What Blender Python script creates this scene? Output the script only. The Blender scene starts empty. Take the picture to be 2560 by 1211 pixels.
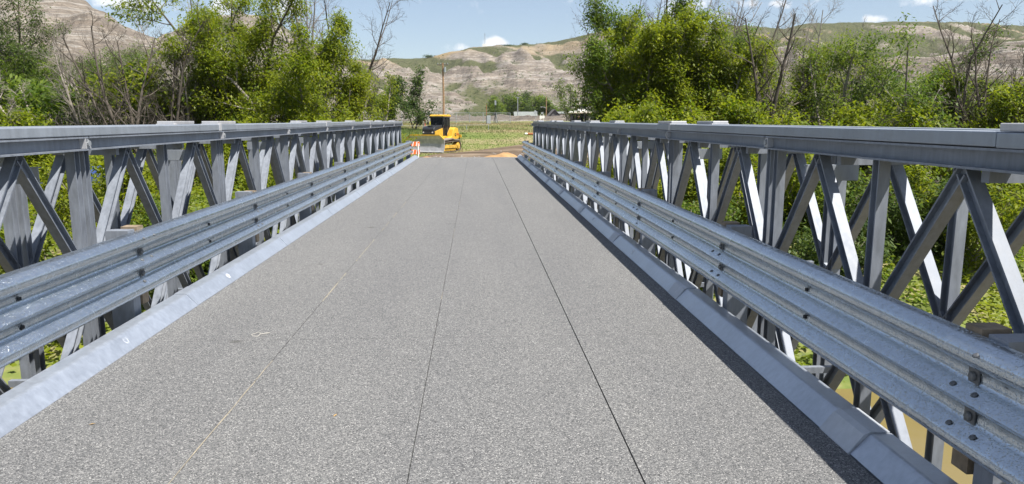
import bpy, math, random
import numpy as np
from mathutils import Vector, Matrix, Euler

R = math.radians
scene = bpy.context.scene
col = scene.collection
random.seed(7)

# ------------------------------------------------------------------ camera
EYE = 1.583
F = 1819.5                       # focal length in photo pixels (2560 wide)
PITCH, YAW = R(9.5155), R(2.871)
cam = bpy.data.cameras.new('camera')
cam.sensor_width = 36.0
cam.lens = F / 2560 * 36
cam.clip_start = 0.05
cam.clip_end = 9000
camo = bpy.data.objects.new('camera', cam)
camo.location = (0, 0, EYE)
camo.rotation_euler = (R(90) - PITCH, 0, -YAW)
col.objects.link(camo)
scene.camera = camo

# ------------------------------------------------------------------ sun, sky, exposure
TO_SUN = Vector((0.44, -0.36, 1.0)).normalized()
sun = bpy.data.lights.new('sun', 'SUN')
sun.energy = 4.7
sun.angle = R(0.53)
sun.color = (1.0, 0.955, 0.89)
suno = bpy.data.objects.new('sun', sun)
suno.rotation_euler = TO_SUN.to_track_quat('Z', 'Y').to_euler()
suno.location = (20, -20, 50)
col.objects.link(suno)

world = bpy.data.worlds.new('World')
scene.world = world
world.use_nodes = True
wn, wl = world.node_tree.nodes, world.node_tree.links
wn.clear()
wout = wn.new('ShaderNodeOutputWorld')
bg = wn.new('ShaderNodeBackground')
bg.inputs['Strength'].default_value = 0.066
sky = wn.new('ShaderNodeTexSky')
sky.sky_type = 'NISHITA'
sky.sun_disc = False
sky.sun_elevation = math.asin(TO_SUN.z)
sky.sun_rotation = math.atan2(TO_SUN.x, TO_SUN.y)
sky.altitude = 700
sky.air_density = 1.0
sky.dust_density = 0.8
sky.ozone_density = 2.2
wl.new(bg.outputs[0], wout.inputs[0])

view = scene.view_settings
view.view_transform = 'Standard'
view.look = 'None'
view.gamma = 1
view.exposure = 0.95
view.use_curve_mapping = False
scene.cycles.max_bounces = 6
scene.cycles.diffuse_bounces = 2
scene.cycles.glossy_bounces = 3
scene.cycles.transmission_bounces = 4
scene.cycles.transparent_max_bounces = 6
scene.cycles.sample_clamp_indirect = 6.0


def ray(px, py):
    """direction of a photo pixel as (X/Y, Z/Y) in the world"""
    u, v = (px - 1280) / F, (605.5 - py) / F
    fwd = math.cos(PITCH) + v * math.sin(PITCH)
    up = v * math.cos(PITCH) - math.sin(PITCH)
    x = u * math.cos(YAW) + fwd * math.sin(YAW)
    y = -u * math.sin(YAW) + fwd * math.cos(YAW)
    return x / y, up / y


def at(px, py, Y):
    t, e = ray(px, py)
    return Vector((t * Y, Y, EYE + e * Y))


# clouds: part of the sky, small cumulus low over the hills and thin ones above
geo = wn.new('ShaderNodeTexCoord')
nrm = wn.new('ShaderNodeVectorMath'); nrm.operation = 'NORMALIZE'
wl.new(geo.outputs['Generated'], nrm.inputs[0])
cn = wn.new('ShaderNodeTexNoise'); cn.inputs['Scale'].default_value = 26; cn.inputs['Detail'].default_value = 7
cn.inputs['Roughness'].default_value = 0.62
wl.new(nrm.outputs[0], cn.inputs['Vector'])
acc = None
CLOUDS = [  # px, py, half width px, half height px, density
    (1232, 112, 42, 20, 1.0), (1148, 122, 44, 16, .55), (715, 24, 70, 42, .8), (330, 8, 90, 20, .8),
    (2205, 48, 44, 16, .7), (1715, 28, 70, 40, .7),
    (1780, 45, 60, 30, .5), (1935, 8, 110, 20, .5), (2380, -6, 160, 20, .6), (560, 20, 50, 30, .5),
    (1560, -150, 300, 60, .7), (600, -220, 340, 70, .7), (2300, -330, 420, 80, .7), (-300, -120, 300, 60, .6),
    (2900, -60, 260, 50, .6), (1150, -420, 360, 70, .5)]
for px, py, hw, hh, dens in CLOUDS:
    t, e = ray(px, py)
    d = Vector((t, 1, e)).normalized()
    sub = wn.new('ShaderNodeVectorMath'); sub.operation = 'SUBTRACT'; sub.inputs[1].default_value = d
    wl.new(nrm.outputs[0], sub.inputs[0])
    sc_ = wn.new('ShaderNodeVectorMath'); sc_.operation = 'MULTIPLY'
    k = F
    sc_.inputs[1].default_value = (k / hw, k / hw, k / hh)
    wl.new(sub.outputs[0], sc_.inputs[0])
    ln = wn.new('ShaderNodeVectorMath'); ln.operation = 'LENGTH'
    wl.new(sc_.outputs[0], ln.inputs[0])
    mr = wn.new('ShaderNodeMapRange'); mr.inputs[1].default_value = 1.25; mr.inputs[2].default_value = 0.0
    mr.inputs[3].default_value = 0; mr.inputs[4].default_value = dens
    wl.new(ln.outputs['Value'], mr.inputs[0])
    if acc is None:
        acc = mr.outputs[0]
    else:
        mx = wn.new('ShaderNodeMath'); mx.operation = 'MAXIMUM'
        wl.new(acc, mx.inputs[0]); wl.new(mr.outputs[0], mx.inputs[1]); acc = mx.outputs[0]
# everywhere else: faint wisps
wm = wn.new('ShaderNodeMath'); wm.operation = 'MULTIPLY_ADD'; wm.inputs[1].default_value = 1.9; wm.inputs[2].default_value = -0.95
wl.new(cn.outputs['Fac'], wm.inputs[0])
ad = wn.new('ShaderNodeMath'); ad.operation = 'ADD'
wl.new(acc, ad.inputs[0]); wl.new(wm.outputs[0], ad.inputs[1])
cr = wn.new('ShaderNodeMapRange'); cr.inputs[1].default_value = 0.22; cr.inputs[2].default_value = 0.62
cr.inputs[3].default_value = 0.13; cr.inputs[4].default_value = 0.85; cr.interpolation_type = 'SMOOTHSTEP'
wl.new(ad.outputs[0], cr.inputs[0])
cmix = wn.new('ShaderNodeMix'); cmix.data_type = 'RGBA'
cmix.inputs[7].default_value = (9.2, 9.3, 9.6, 1)
wl.new(cr.outputs[0], cmix.inputs[0])
wl.new(sky.outputs[0], cmix.inputs[6])
wl.new(cmix.outputs[2], bg.inputs['Color'])

# ------------------------------------------------------------------ materials
M = {}


def new_mat(name):
    m = bpy.data.materials.new(name)
    m.use_nodes = True
    nt = m.node_tree
    b = nt.nodes['Principled BSDF']
    return m, nt.nodes, nt.links, b


def simple(name, c, rough=.6, metal=0., var=.12, scale=8., spec=.5, bump=0., bscale=60.):
    m, n, l, b = new_mat(name)
    b.inputs['Roughness'].default_value = rough
    b.inputs['Metallic'].default_value = metal
    b.inputs['Specular IOR Level'].default_value = spec
    tc = n.new('ShaderNodeTexCoord')
    no = n.new('ShaderNodeTexNoise'); no.inputs['Scale'].default_value = scale; no.inputs['Detail'].default_value = 5
    l.new(tc.outputs['Object'], no.inputs['Vector'])
    rp = n.new('ShaderNodeValToRGB')
    lo = [x * (1 - var * 1.6) for x in c]; hi = [min(1, x * (1 + var * 1.6)) for x in c]
    rp.color_ramp.elements[0].position = .25; rp.color_ramp.elements[0].color = (*lo, 1)
    rp.color_ramp.elements[1].position = .75; rp.color_ramp.elements[1].color = (*hi, 1)
    l.new(no.outputs['Fac'], rp.inputs[0]); l.new(rp.outputs[0], b.inputs['Base Color'])
    if bump:
        n2 = n.new('ShaderNodeTexNoise'); n2.inputs['Scale'].default_value = bscale; n2.inputs['Detail'].default_value = 4
        l.new(tc.outputs['Object'], n2.inputs['Vector'])
        bp = n.new('ShaderNodeBump'); bp.inputs['Strength'].default_value = bump; bp.inputs['Distance'].default_value = .01
        l.new(n2.outputs['Fac'], bp.inputs['Height']); l.new(bp.outputs[0], b.inputs['Normal'])
    M[name] = m
    return m


def galv(name, c, rough, metal, streak, spangle=0.0, pit=0.0):
    """galvanised steel: cloudy zinc with vertical runs and spangle, world-space so that pieces differ"""
    m, n, l, b = new_mat(name)
    b.inputs['Metallic'].default_value = metal
    ge = n.new('ShaderNodeNewGeometry')
    mp = n.new('ShaderNodeMapping'); mp.inputs['Scale'].default_value = (1, 1, .22)
    l.new(ge.outputs['Position'], mp.inputs[0])
    a = n.new('ShaderNodeTexNoise'); a.inputs['Scale'].default_value = 26; a.inputs['Detail'].default_value = 6; a.inputs['Roughness'].default_value = .65
    l.new(mp.outputs[0], a.inputs['Vector'])
    a2 = n.new('ShaderNodeTexNoise'); a2.inputs['Scale'].default_value = 2.3; a2.inputs['Detail'].default_value = 4
    l.new(ge.outputs['Position'], a2.inputs['Vector'])
    add = n.new('ShaderNodeMath'); add.operation = 'MULTIPLY_ADD'; add.inputs[1].default_value = .6
    l.new(a.outputs['Fac'], add.inputs[0])
    m2 = n.new('ShaderNodeMath'); m2.operation = 'MULTIPLY'; m2.inputs[1].default_value = .4
    l.new(a2.outputs['Fac'], m2.inputs[0]); l.new(m2.outputs[0], add.inputs[2])
    rp = n.new('ShaderNodeValToRGB')
    rp.color_ramp.elements[0].position = .36; rp.color_ramp.elements[0].color = (*[x * (1 - streak) for x in c], 1)
    rp.color_ramp.elements[1].position = .64; rp.color_ramp.elements[1].color = (*[min(.95, x * (1 + streak)) for x in c], 1)
    l.new(add.outputs[0], rp.inputs[0]); l.new(rp.outputs[0], b.inputs['Base Color'])
    rr = n.new('ShaderNodeMapRange'); rr.inputs[1].default_value = .3; rr.inputs[2].default_value = .7
    rr.inputs[3].default_value = rough - .08; rr.inputs[4].default_value = rough + .1
    l.new(a.outputs['Fac'], rr.inputs[0]); l.new(rr.outputs[0], b.inputs['Roughness'])
    if spangle or pit:
        v = n.new('ShaderNodeTexNoise'); v.inputs['Scale'].default_value = 34; v.inputs['Detail'].default_value = 3
        l.new(ge.outputs['Position'], v.inputs['Vector'])
        bp = n.new('ShaderNodeBump'); bp.inputs['Strength'].default_value = spangle; bp.inputs['Distance'].default_value = .004
        l.new(v.outputs['Fac'], bp.inputs['Height']); l.new(bp.outputs[0], b.inputs['Normal'])
        if pit:
            w = n.new('ShaderNodeTexNoise'); w.inputs['Scale'].default_value = 120; w.inputs['Detail'].default_value = 2
            l.new(ge.outputs['Position'], w.inputs['Vector'])
            wr = n.new('ShaderNodeMapRange'); wr.inputs[1].default_value = .56; wr.inputs[2].default_value = .72
            l.new(w.outputs['Fac'], wr.inputs[0])
            b2 = n.new('ShaderNodeBump'); b2.inputs['Strength'].default_value = pit; b2.inputs['Distance'].default_value = .006
            l.new(wr.outputs[0], b2.inputs['Height']); l.new(bp.outputs[0], b2.inputs['Normal']); l.new(b2.outputs[0], b.inputs['Normal'])
    M[name] = m
    return m


galv('truss_steel', (.205, .226, .262), .56, .16, .24, .1)
galv('cap_steel', (.30, .33, .37), .48, .4, .12, .08)
galv('rail_zinc', (.54, .60, .66), .2, .92, .12, .05, .5)
galv('kerb_zinc', (.45, .49, .55), .36, .62, .14, .10)
galv('kerb_sunlit_patch', (.46, .485, .52), .55, .35, .12, .10)  # paler zinc that paints patches of sunlight onto the right kerb
galv('joint_zinc', (.46, .46, .47), .5, .25, .12, .12)
galv('dark_bolt', (.16, .165, .17), .5, .6, .15)
simple('timber', (.25, .195, .135), .75, 0, .25, 14, .3, .2, 40)
simple('hole', (.012, .013, .015), .8, 0, .05, 10)
simple('chalk', (.78, .79, .80), .9, 0, .05, 30)
simple('concrete', (.33, .32, .30), .9, 0, .15, 3, .3, .3, 30)
simple('yellow_paint', (.62, .36, .03), .5, 0, .16, 2.2)
simple('yellow_worn', (.55, .33, .05), .65, 0, .3, 6, .4)
simple('black_paint', (.022, .024, .027), .4, 0, .1, 6)
simple('rubber', (.02, .02, .02), .85, 0, .2, 9)
simple('track_steel', (.12, .095, .075), .7, .2, .35, 9)
simple('dusty_steel', (.23, .195, .16), .75, .1, .25, 9)
simple('blade_steel', (.46, .455, .45), .42, .5, .14, 4)
simple('white_paint', (.76, .75, .71), .5, 0, .05, 3)
simple('cream_paint', (.80, .78, .68), .5, 0, .04, 3)
simple('orange_sheet', (.85, .16, .03), .45, 0, .04, 3)
simple('red_paint', (.45, .03, .025), .5, 0, .1, 5)
simple('yellow_post', (.78, .66, .03), .5, 0, .06, 5)
simple('bark_grey', (.23, .205, .175), .9, 0, .3, 5, .2, .5, 30)
simple('bark_dark', (.11, .093, .077), .92, 0, .3, 5, .2, .5, 30)
simple('dead_twig', (.30, .265, .225), .9, 0, .25, 3, .2)
simple('pole_wood', (.30, .19, .11), .85, 0, .25, 6, .2)
simple('grey_metal', (.34, .36, .38), .5, .4, .1, 4)
simple('roof_grey', (.20, .215, .20), .8, 0, .15, 2, .3)
simple('roof_dark', (.13, .12, .115), .85, 0, .15, 2, .3)
simple('wall_brown', (.42, .29, .22), .85, 0, .08, 2, .3)
simple('wall_pale', (.36, .34, .30), .85, 0, .08, 2, .3)
simple('sand', (.36, .225, .11), .95, 0, .16, 3, .1, .6, 40)
simple('joint_dust', (.29, .255, .19), .95, 0, .2, 20)
simple('rust', (.33, .12, .05), .85, 0, .25, 9)
simple('blue_tarp', (.03, .06, .20), .4, 0, .3, 3)
simple('cloth_dark', (.03, .033, .04), .85, 0, .15, 8)
simple('skin', (.42, .25, .17), .55, 0, .06, 6)
simple('hair', (.04, .03, .022), .7, 0, .1, 9)
simple('seat', (.025, .025, .025), .7, 0, .1, 8)
simple('litter', (.50, .47, .41), .7, 0, .06, 20)
simple('dry_leaf', (.55, .36, .14), .8, 0, .15, 20)
simple('decal_black', (.02, .02, .02), .5, 0, .02, 2)
simple('decal_red', (.5, .07, .03), .5, 0, .02, 2)
m, n, l, b = new_mat('glass')
b.inputs['Base Color'].default_value = (.05, .06, .065, 1)
b.inputs['Roughness'].default_value = .05
b.inputs['Transmission Weight'].default_value = .75
b.inputs['IOR'].default_value = 1.2
M['glass'] = m


def leaf_mat(name, dark, light, trans=.35):
    m, n, l, b = new_mat(name)
    out = n['Material Output']
    at_ = n.new('ShaderNodeAttribute'); at_.attribute_name = 'tint'
    oi = n.new('ShaderNodeObjectInfo')
    rp = n.new('ShaderNodeValToRGB')
    rp.color_ramp.elements[0].position = .05; rp.color_ramp.elements[0].color = (*dark, 1)
    rp.color_ramp.elements[1].position = .95; rp.color_ramp.elements[1].color = (*light, 1)
    sh = n.new('ShaderNodeMath'); sh.operation = 'MULTIPLY_ADD'; sh.inputs[1].default_value = .25; sh.inputs[2].default_value = -.12
    l.new(oi.outputs['Random'], sh.inputs[0])
    ad_ = n.new('ShaderNodeMath'); ad_.operation = 'ADD'
    l.new(at_.outputs['Fac'], ad_.inputs[0]); l.new(sh.outputs[0], ad_.inputs[1])
    l.new(ad_.outputs[0], rp.inputs[0])
    l.new(rp.outputs[0], b.inputs['Base Color'])
    b.inputs['Roughness'].default_value = .5
    b.inputs['Specular IOR Level'].default_value = .3
    tr = n.new('ShaderNodeBsdfTranslucent')
    hs = n.new('ShaderNodeHueSaturation'); hs.inputs['Value'].default_value = 1.25; hs.inputs['Saturation'].default_value = 1.05
    l.new(rp.outputs[0], hs.inputs['Color']); l.new(hs.outputs[0], tr.inputs['Color'])
    mx = n.new('ShaderNodeMixShader'); mx.inputs[0].default_value = trans
    l.new(b.outputs[0], mx.inputs[1]); l.new(tr.outputs[0], mx.inputs[2]); l.new(mx.outputs[0], out.inputs[0])
    M[name] = m


leaf_mat('leaf_bright', (.082, .14, .013), (.275, .305, .024), .52)
leaf_mat('leaf_mid', (.06, .115, .017), (.195, .25, .032), .5)
leaf_mat('leaf_deep', (.04, .078, .018), (.125, .17, .034), .45)
leaf_mat('leaf_pale', (.08, .11, .03), (.19, .21, .06))
leaf_mat('leaf_spruce', (.012, .03, .018), (.035, .06, .035), .1)
leaf_mat('grass_blade', (.095, .155, .03), (.36, .29, .16), .35)

# deck: epoxy bound grit
m, n, l, b = new_mat('grit_deck')
ge = n.new('ShaderNodeNewGeometry')
vo = n.new('ShaderNodeTexVoronoi'); vo.inputs['Scale'].default_value = 190
l.new(ge.outputs['Position'], vo.inputs['Vector'])
sp = n.new('ShaderNodeSeparateColor'); l.new(vo.outputs['Color'], sp.inputs[0])
rp = n.new('ShaderNodeValToRGB')
els = rp.color_ramp.elements
els[0].position = 0; els[0].color = (.058, .059, .060, 1)
els[1].position = 1; els[1].color = (.44, .432, .415, 1)
for p_, c_ in ((.25, (.118, .12, .122)), (.6, (.175, .176, .174)), (.9, (.255, .253, .247))):
    e_ = els.new(p_); e_.color = (*c_, 1)
l.new(sp.outputs[0], rp.inputs[0])
big = n.new('ShaderNodeTexNoise'); big.inputs['Scale'].default_value = 1.3; big.inputs['Detail'].default_value = 6
bmp = n.new('ShaderNodeMapping'); bmp.inputs['Scale'].default_value = (1, .16, 1)
l.new(ge.outputs['Position'], bmp.inputs[0]); l.new(bmp.outputs[0], big.inputs['Vector'])
br = n.new('ShaderNodeValToRGB')
br.color_ramp.elements[0].position = .3; br.color_ramp.elements[0].color = (.92, .92, .925, 1)
br.color_ramp.elements[1].position = .7; br.color_ramp.elements[1].color = (1.06, 1.055, 1.04, 1)
l.new(big.outputs['Fac'], br.inputs[0])
mu = n.new('ShaderNodeMix'); mu.data_type = 'RGBA'; mu.blend_type = 'MULTIPLY'; mu.inputs[0].default_value = 1
l.new(rp.outputs[0], mu.inputs[6]); l.new(br.outputs[0], mu.inputs[7])
# dark worn spots and pale dust patches lying on the deck
sx = n.new('ShaderNodeTexNoise'); sx.inputs['Scale'].default_value = 3.2; sx.inputs['Detail'].default_value = 3
l.new(ge.outputs['Position'], sx.inputs['Vector'])
sr = n.new('ShaderNodeMapRange'); sr.inputs[1].default_value = .745; sr.inputs[2].default_value = .80
sr.inputs[3].default_value = 0; sr.inputs[4].default_value = .45
l.new(sx.outputs['Fac'], sr.inputs[0])
mu2 = n.new('ShaderNodeMix'); mu2.data_type = 'RGBA'
mu2.inputs[7].default_value = (.085, .083, .076, 1)
acc_ = sr.outputs[0]
for sx0, sy0, sw, sh_ in ((590, 855, .07, .045), (800, 661, .055, .05), (928, 569, .09, .09), (1265, 509, .12, .03), (1130, 560, .10, .04)):
    t_, e_ = ray(sx0, sy0); Y_ = -EYE / e_
    sb = n.new('ShaderNodeVectorMath'); sb.operation = 'SUBTRACT'; sb.inputs[1].default_value = (t_ * Y_, Y_, 0)
    l.new(ge.outputs['Position'], sb.inputs[0])
    ss = n.new('ShaderNodeVectorMath'); ss.operation = 'MULTIPLY'; ss.inputs[1].default_value = (1 / sw, 1 / sh_, 0)
    l.new(sb.outputs[0], ss.inputs[0])
    sl = n.new('ShaderNodeVectorMath'); sl.operation = 'LENGTH'; l.new(ss.outputs[0], sl.inputs[0])
    s3 = n.new('ShaderNodeMapRange'); s3.inputs[1].default_value = 1.0; s3.inputs[2].default_value = .2; s3.inputs[3].default_value = 0; s3.inputs[4].default_value = .75
    l.new(sl.outputs['Value'], s3.inputs[0])
    s4 = n.new('ShaderNodeMath'); s4.operation = 'MAXIMUM'; l.new(acc_, s4.inputs[0]); l.new(s3.outputs[0], s4.inputs[1]); acc_ = s4.outputs[0]
l.new(acc_, mu2.inputs[0]); l.new(mu.outputs[2], mu2.inputs[6])
l.new(mu2.outputs[2], b.inputs['Base Color'])
b.inputs['Roughness'].default_value = .8
b.inputs['Specular IOR Level'].default_value = .2
bp = n.new('ShaderNodeBump'); bp.inputs['Strength'].default_value = .8; bp.inputs['Distance'].default_value = .006
l.new(vo.outputs['Distance'], bp.inputs['Height']); bp.invert = True
l.new(bp.outputs[0], b.inputs['Normal'])
M['grit_deck'] = m

# water
m, n, l, b = new_mat('muddy_water')
b.inputs['Base Color'].default_value = (.19, .148, .058, 1)
b.inputs['Roughness'].default_value = .12
b.inputs['Specular IOR Level'].default_value = .25
ge = n.new('ShaderNodeNewGeometry')
no = n.new('ShaderNodeTexNoise'); no.inputs['Scale'].default_value = 2.5; no.inputs['Detail'].default_value = 4
l.new(ge.outputs['Position'], no.inputs['Vector'])
bp = n.new('ShaderNodeBump'); bp.inputs['Strength'].default_value = .12; bp.inputs['Distance'].default_value = .05
l.new(no.outputs['Fac'], bp.inputs['Height']); l.new(bp.outputs[0], b.inputs['Normal'])
M['muddy_water'] = m

# ground: grass, straw and bare earth
m, n, l, b = new_mat('field')
ge = n.new('ShaderNodeNewGeometry')
n1 = n.new('ShaderNodeTexNoise'); n1.inputs['Scale'].default_value = .11; n1.inputs['Detail'].default_value = 7
n2 = n.new('ShaderNodeTexNoise'); n2.inputs['Scale'].default_value = 2.2; n2.inputs['Detail'].default_value = 6
mpp = n.new('ShaderNodeMapping'); mpp.inputs['Scale'].default_value = (.45, 1, 1)
l.new(ge.outputs['Position'], mpp.inputs[0])
l.new(mpp.outputs[0], n1.inputs['Vector']); l.new(ge.outputs['Position'], n2.inputs['Vector'])
mm = n.new('ShaderNodeMath'); mm.operation = 'MULTIPLY_ADD'; mm.inputs[1].default_value = .45
m3 = n.new('ShaderNodeMath'); m3.operation = 'MULTIPLY'; m3.inputs[1].default_value = .55
l.new(n1.outputs['Fac'], m3.inputs[0]); l.new(n2.outputs['Fac'], mm.inputs[0]); l.new(m3.outputs[0], mm.inputs[2])
rp = n.new('ShaderNodeValToRGB'); els = rp.color_ramp.elements
els[0].position = .36; els[0].color = (.10, .145, .035, 1)
els[1].position = .66; els[1].color = (.30, .235, .15, 1)
for p_, c_ in ((.48, (.15, .175, .05)), (.57, (.24, .21, .105))):
    e_ = els.new(p_); e_.color = (*c_, 1)
l.new(mm.outputs[0], rp.inputs[0]); l.new(rp.outputs[0], b.inputs['Base Color'])
b.inputs['Roughness'].default_value = .95; b.inputs['Specular IOR Level'].default_value = .1
bp = n.new('ShaderNodeBump'); bp.inputs['Strength'].default_value = .5; bp.inputs['Distance'].default_value = .1
l.new(n2.outputs['Fac'], bp.inputs['Height']); l.new(bp.outputs[0], b.inputs['Normal'])
M['field'] = m

# churned soil of the road
m, n, l, b = new_mat('soil')
ge = n.new('ShaderNodeNewGeometry')
mp = n.new('ShaderNodeMapping'); mp.inputs['Scale'].default_value = (.5, 1.6, 1); mp.inputs['Rotation'].default_value = (0, 0, R(-20))
l.new(ge.outputs['Position'], mp.inputs[0])
n1 = n.new('ShaderNodeTexNoise'); n1.inputs['Scale'].default_value = .35; n1.inputs['Detail'].default_value = 8; n1.inputs['Roughness'].default_value = .6
l.new(mp.outputs[0], n1.inputs['Vector'])
rp = n.new('ShaderNodeValToRGB'); els = rp.color_ramp.elements
els[0].position = .38; els[0].color = (.085, .062, .043, 1)
els[1].position = .66; els[1].color = (.28, .225, .16, 1)
e_ = els.new(.52); e_.color = (.145, .107, .075, 1)
l.new(n1.outputs['Fac'], rp.inputs[0]); l.new(rp.outputs[0], b.inputs['Base Color'])
b.inputs['Roughness'].default_value = .95; b.inputs['Specular IOR Level'].default_value = .1
bp = n.new('ShaderNodeBump'); bp.inputs['Strength'].default_value = .9; bp.inputs['Distance'].default_value = .15
l.new(n1.outputs['Fac'], bp.inputs['Height']); l.new(bp.outputs[0], b.inputs['Normal'])
M['soil'] = m

# badlands: layered clay and sandstone, grass where it can hold
m, n, l, b = new_mat('badlands')
ge = n.new('ShaderNodeNewGeometry')
mp = n.new('ShaderNodeMapping'); mp.inputs['Scale'].default_value = (.010, .010, .20)
l.new(ge.outputs['Position'], mp.inputs[0])
wob = n.new('ShaderNodeTexNoise'); wob.inputs['Scale'].default_value = .02; wob.inputs['Detail'].default_value = 3
l.new(ge.outputs['Position'], wob.inputs['Vector'])
n1 = n.new('ShaderNodeTexNoise'); n1.inputs['Scale'].default_value = 1.0; n1.inputs['Detail'].default_value = 5; n1.inputs['Roughness'].default_value = .78
l.new(mp.outputs[0], n1.inputs['Vector'])
rp = n.new('ShaderNodeValToRGB'); els = rp.color_ramp.elements
els[0].position = .25; els[0].color = (0.12, 0.095, 0.07, 1)
els[1].position = .78; els[1].color = (0.25, 0.2, 0.14, 1)
for p_, c_ in ((.36, (.205, .166, .128)), (.43, (.180, .156, .132)), (.49, (.22, .180, .137)), (.53, (.34, .31, .27)), (.57, (.190, .166, .142)), (.64, (.212, .172, .130)), (.70, (.30, .265, .22))):
    e_ = els.new(p_); e_.color = (*c_, 1)
l.new(n1.outputs['Fac'], rp.inputs[0])
sp2 = n.new('ShaderNodeTexNoise'); sp2.inputs['Scale'].default_value = .35; sp2.inputs['Detail'].default_value = 8; sp2.inputs['Roughness'].default_value = .7
l.new(ge.outputs['Position'], sp2.inputs['Vector'])
br = n.new('ShaderNodeValToRGB')
br.color_ramp.elements[0].position = .32; br.color_ramp.elements[0].color = (0.680, 0.670, 0.650, 1)
br.color_ramp.elements[1].position = .65; br.color_ramp.elements[1].color = (1.12, 1.11, 1.1, 1)
l.new(sp2.outputs['Fac'], br.inputs[0])
mu = n.new('ShaderNodeMix'); mu.data_type = 'RGBA'; mu.blend_type = 'MULTIPLY'; mu.inputs[0].default_value = 1
l.new(rp.outputs[0], mu.inputs[6]); l.new(br.outputs[0], mu.inputs[7])
och = n.new('ShaderNodeAttribute'); och.attribute_name = 'ochre'
hs_ = n.new('ShaderNodeHueSaturation'); hs_.inputs['Saturation'].default_value = .86; hs_.inputs['Value'].default_value = 1.13
l.new(mu.outputs[2], hs_.inputs['Color'])
mo = n.new('ShaderNodeMix'); mo.data_type = 'RGBA'; mo.inputs[7].default_value = (.30, .225, .12, 1)
l.new(och.outputs['Fac'], mo.inputs[0]); l.new(hs_.outputs[0], mo.inputs[6])
veg = n.new('ShaderNodeAttribute'); veg.attribute_name = 'veg'
va = n.new('ShaderNodeMath'); va.operation = 'MULTIPLY_ADD'; va.inputs[1].default_value = .9; va.inputs[2].default_value = -.45
l.new(sp2.outputs['Fac'], va.inputs[0])
vb = n.new('ShaderNodeMath'); vb.operation = 'ADD'; l.new(va.outputs[0], vb.inputs[0]); l.new(veg.outputs['Fac'], vb.inputs[1])
vr = n.new('ShaderNodeMapRange'); vr.inputs[1].default_value = .38; vr.inputs[2].default_value = .62
l.new(vb.outputs[0], vr.inputs[0])
gr = n.new('ShaderNodeValToRGB')
gr.color_ramp.elements[0].position = .35; gr.color_ramp.elements[0].color = (.060, .070, .032, 1)
gr.color_ramp.elements[1].position = .65; gr.color_ramp.elements[1].color = (.128, .128, .066, 1)
l.new(sp2.outputs['Fac'], gr.inputs[0])
mg = n.new('ShaderNodeMix'); mg.data_type = 'RGBA'
l.new(vr.outputs[0], mg.inputs[0]); l.new(mo.outputs[2], mg.inputs[6]); l.new(gr.outputs[0], mg.inputs[7])
l.new(mg.outputs[2], b.inputs['Base Color'])
b.inputs['Roughness'].default_value = .95; b.inputs['Specular IOR Level'].default_value = .05
bp = n.new('ShaderNodeBump'); bp.inputs['Strength'].default_value = 1; bp.inputs['Distance'].default_value = 2.2
l.new(sp2.outputs['Fac'], bp.inputs['Height']); l.new(bp.outputs[0], b.inputs['Normal'])
M['badlands'] = m


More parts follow.
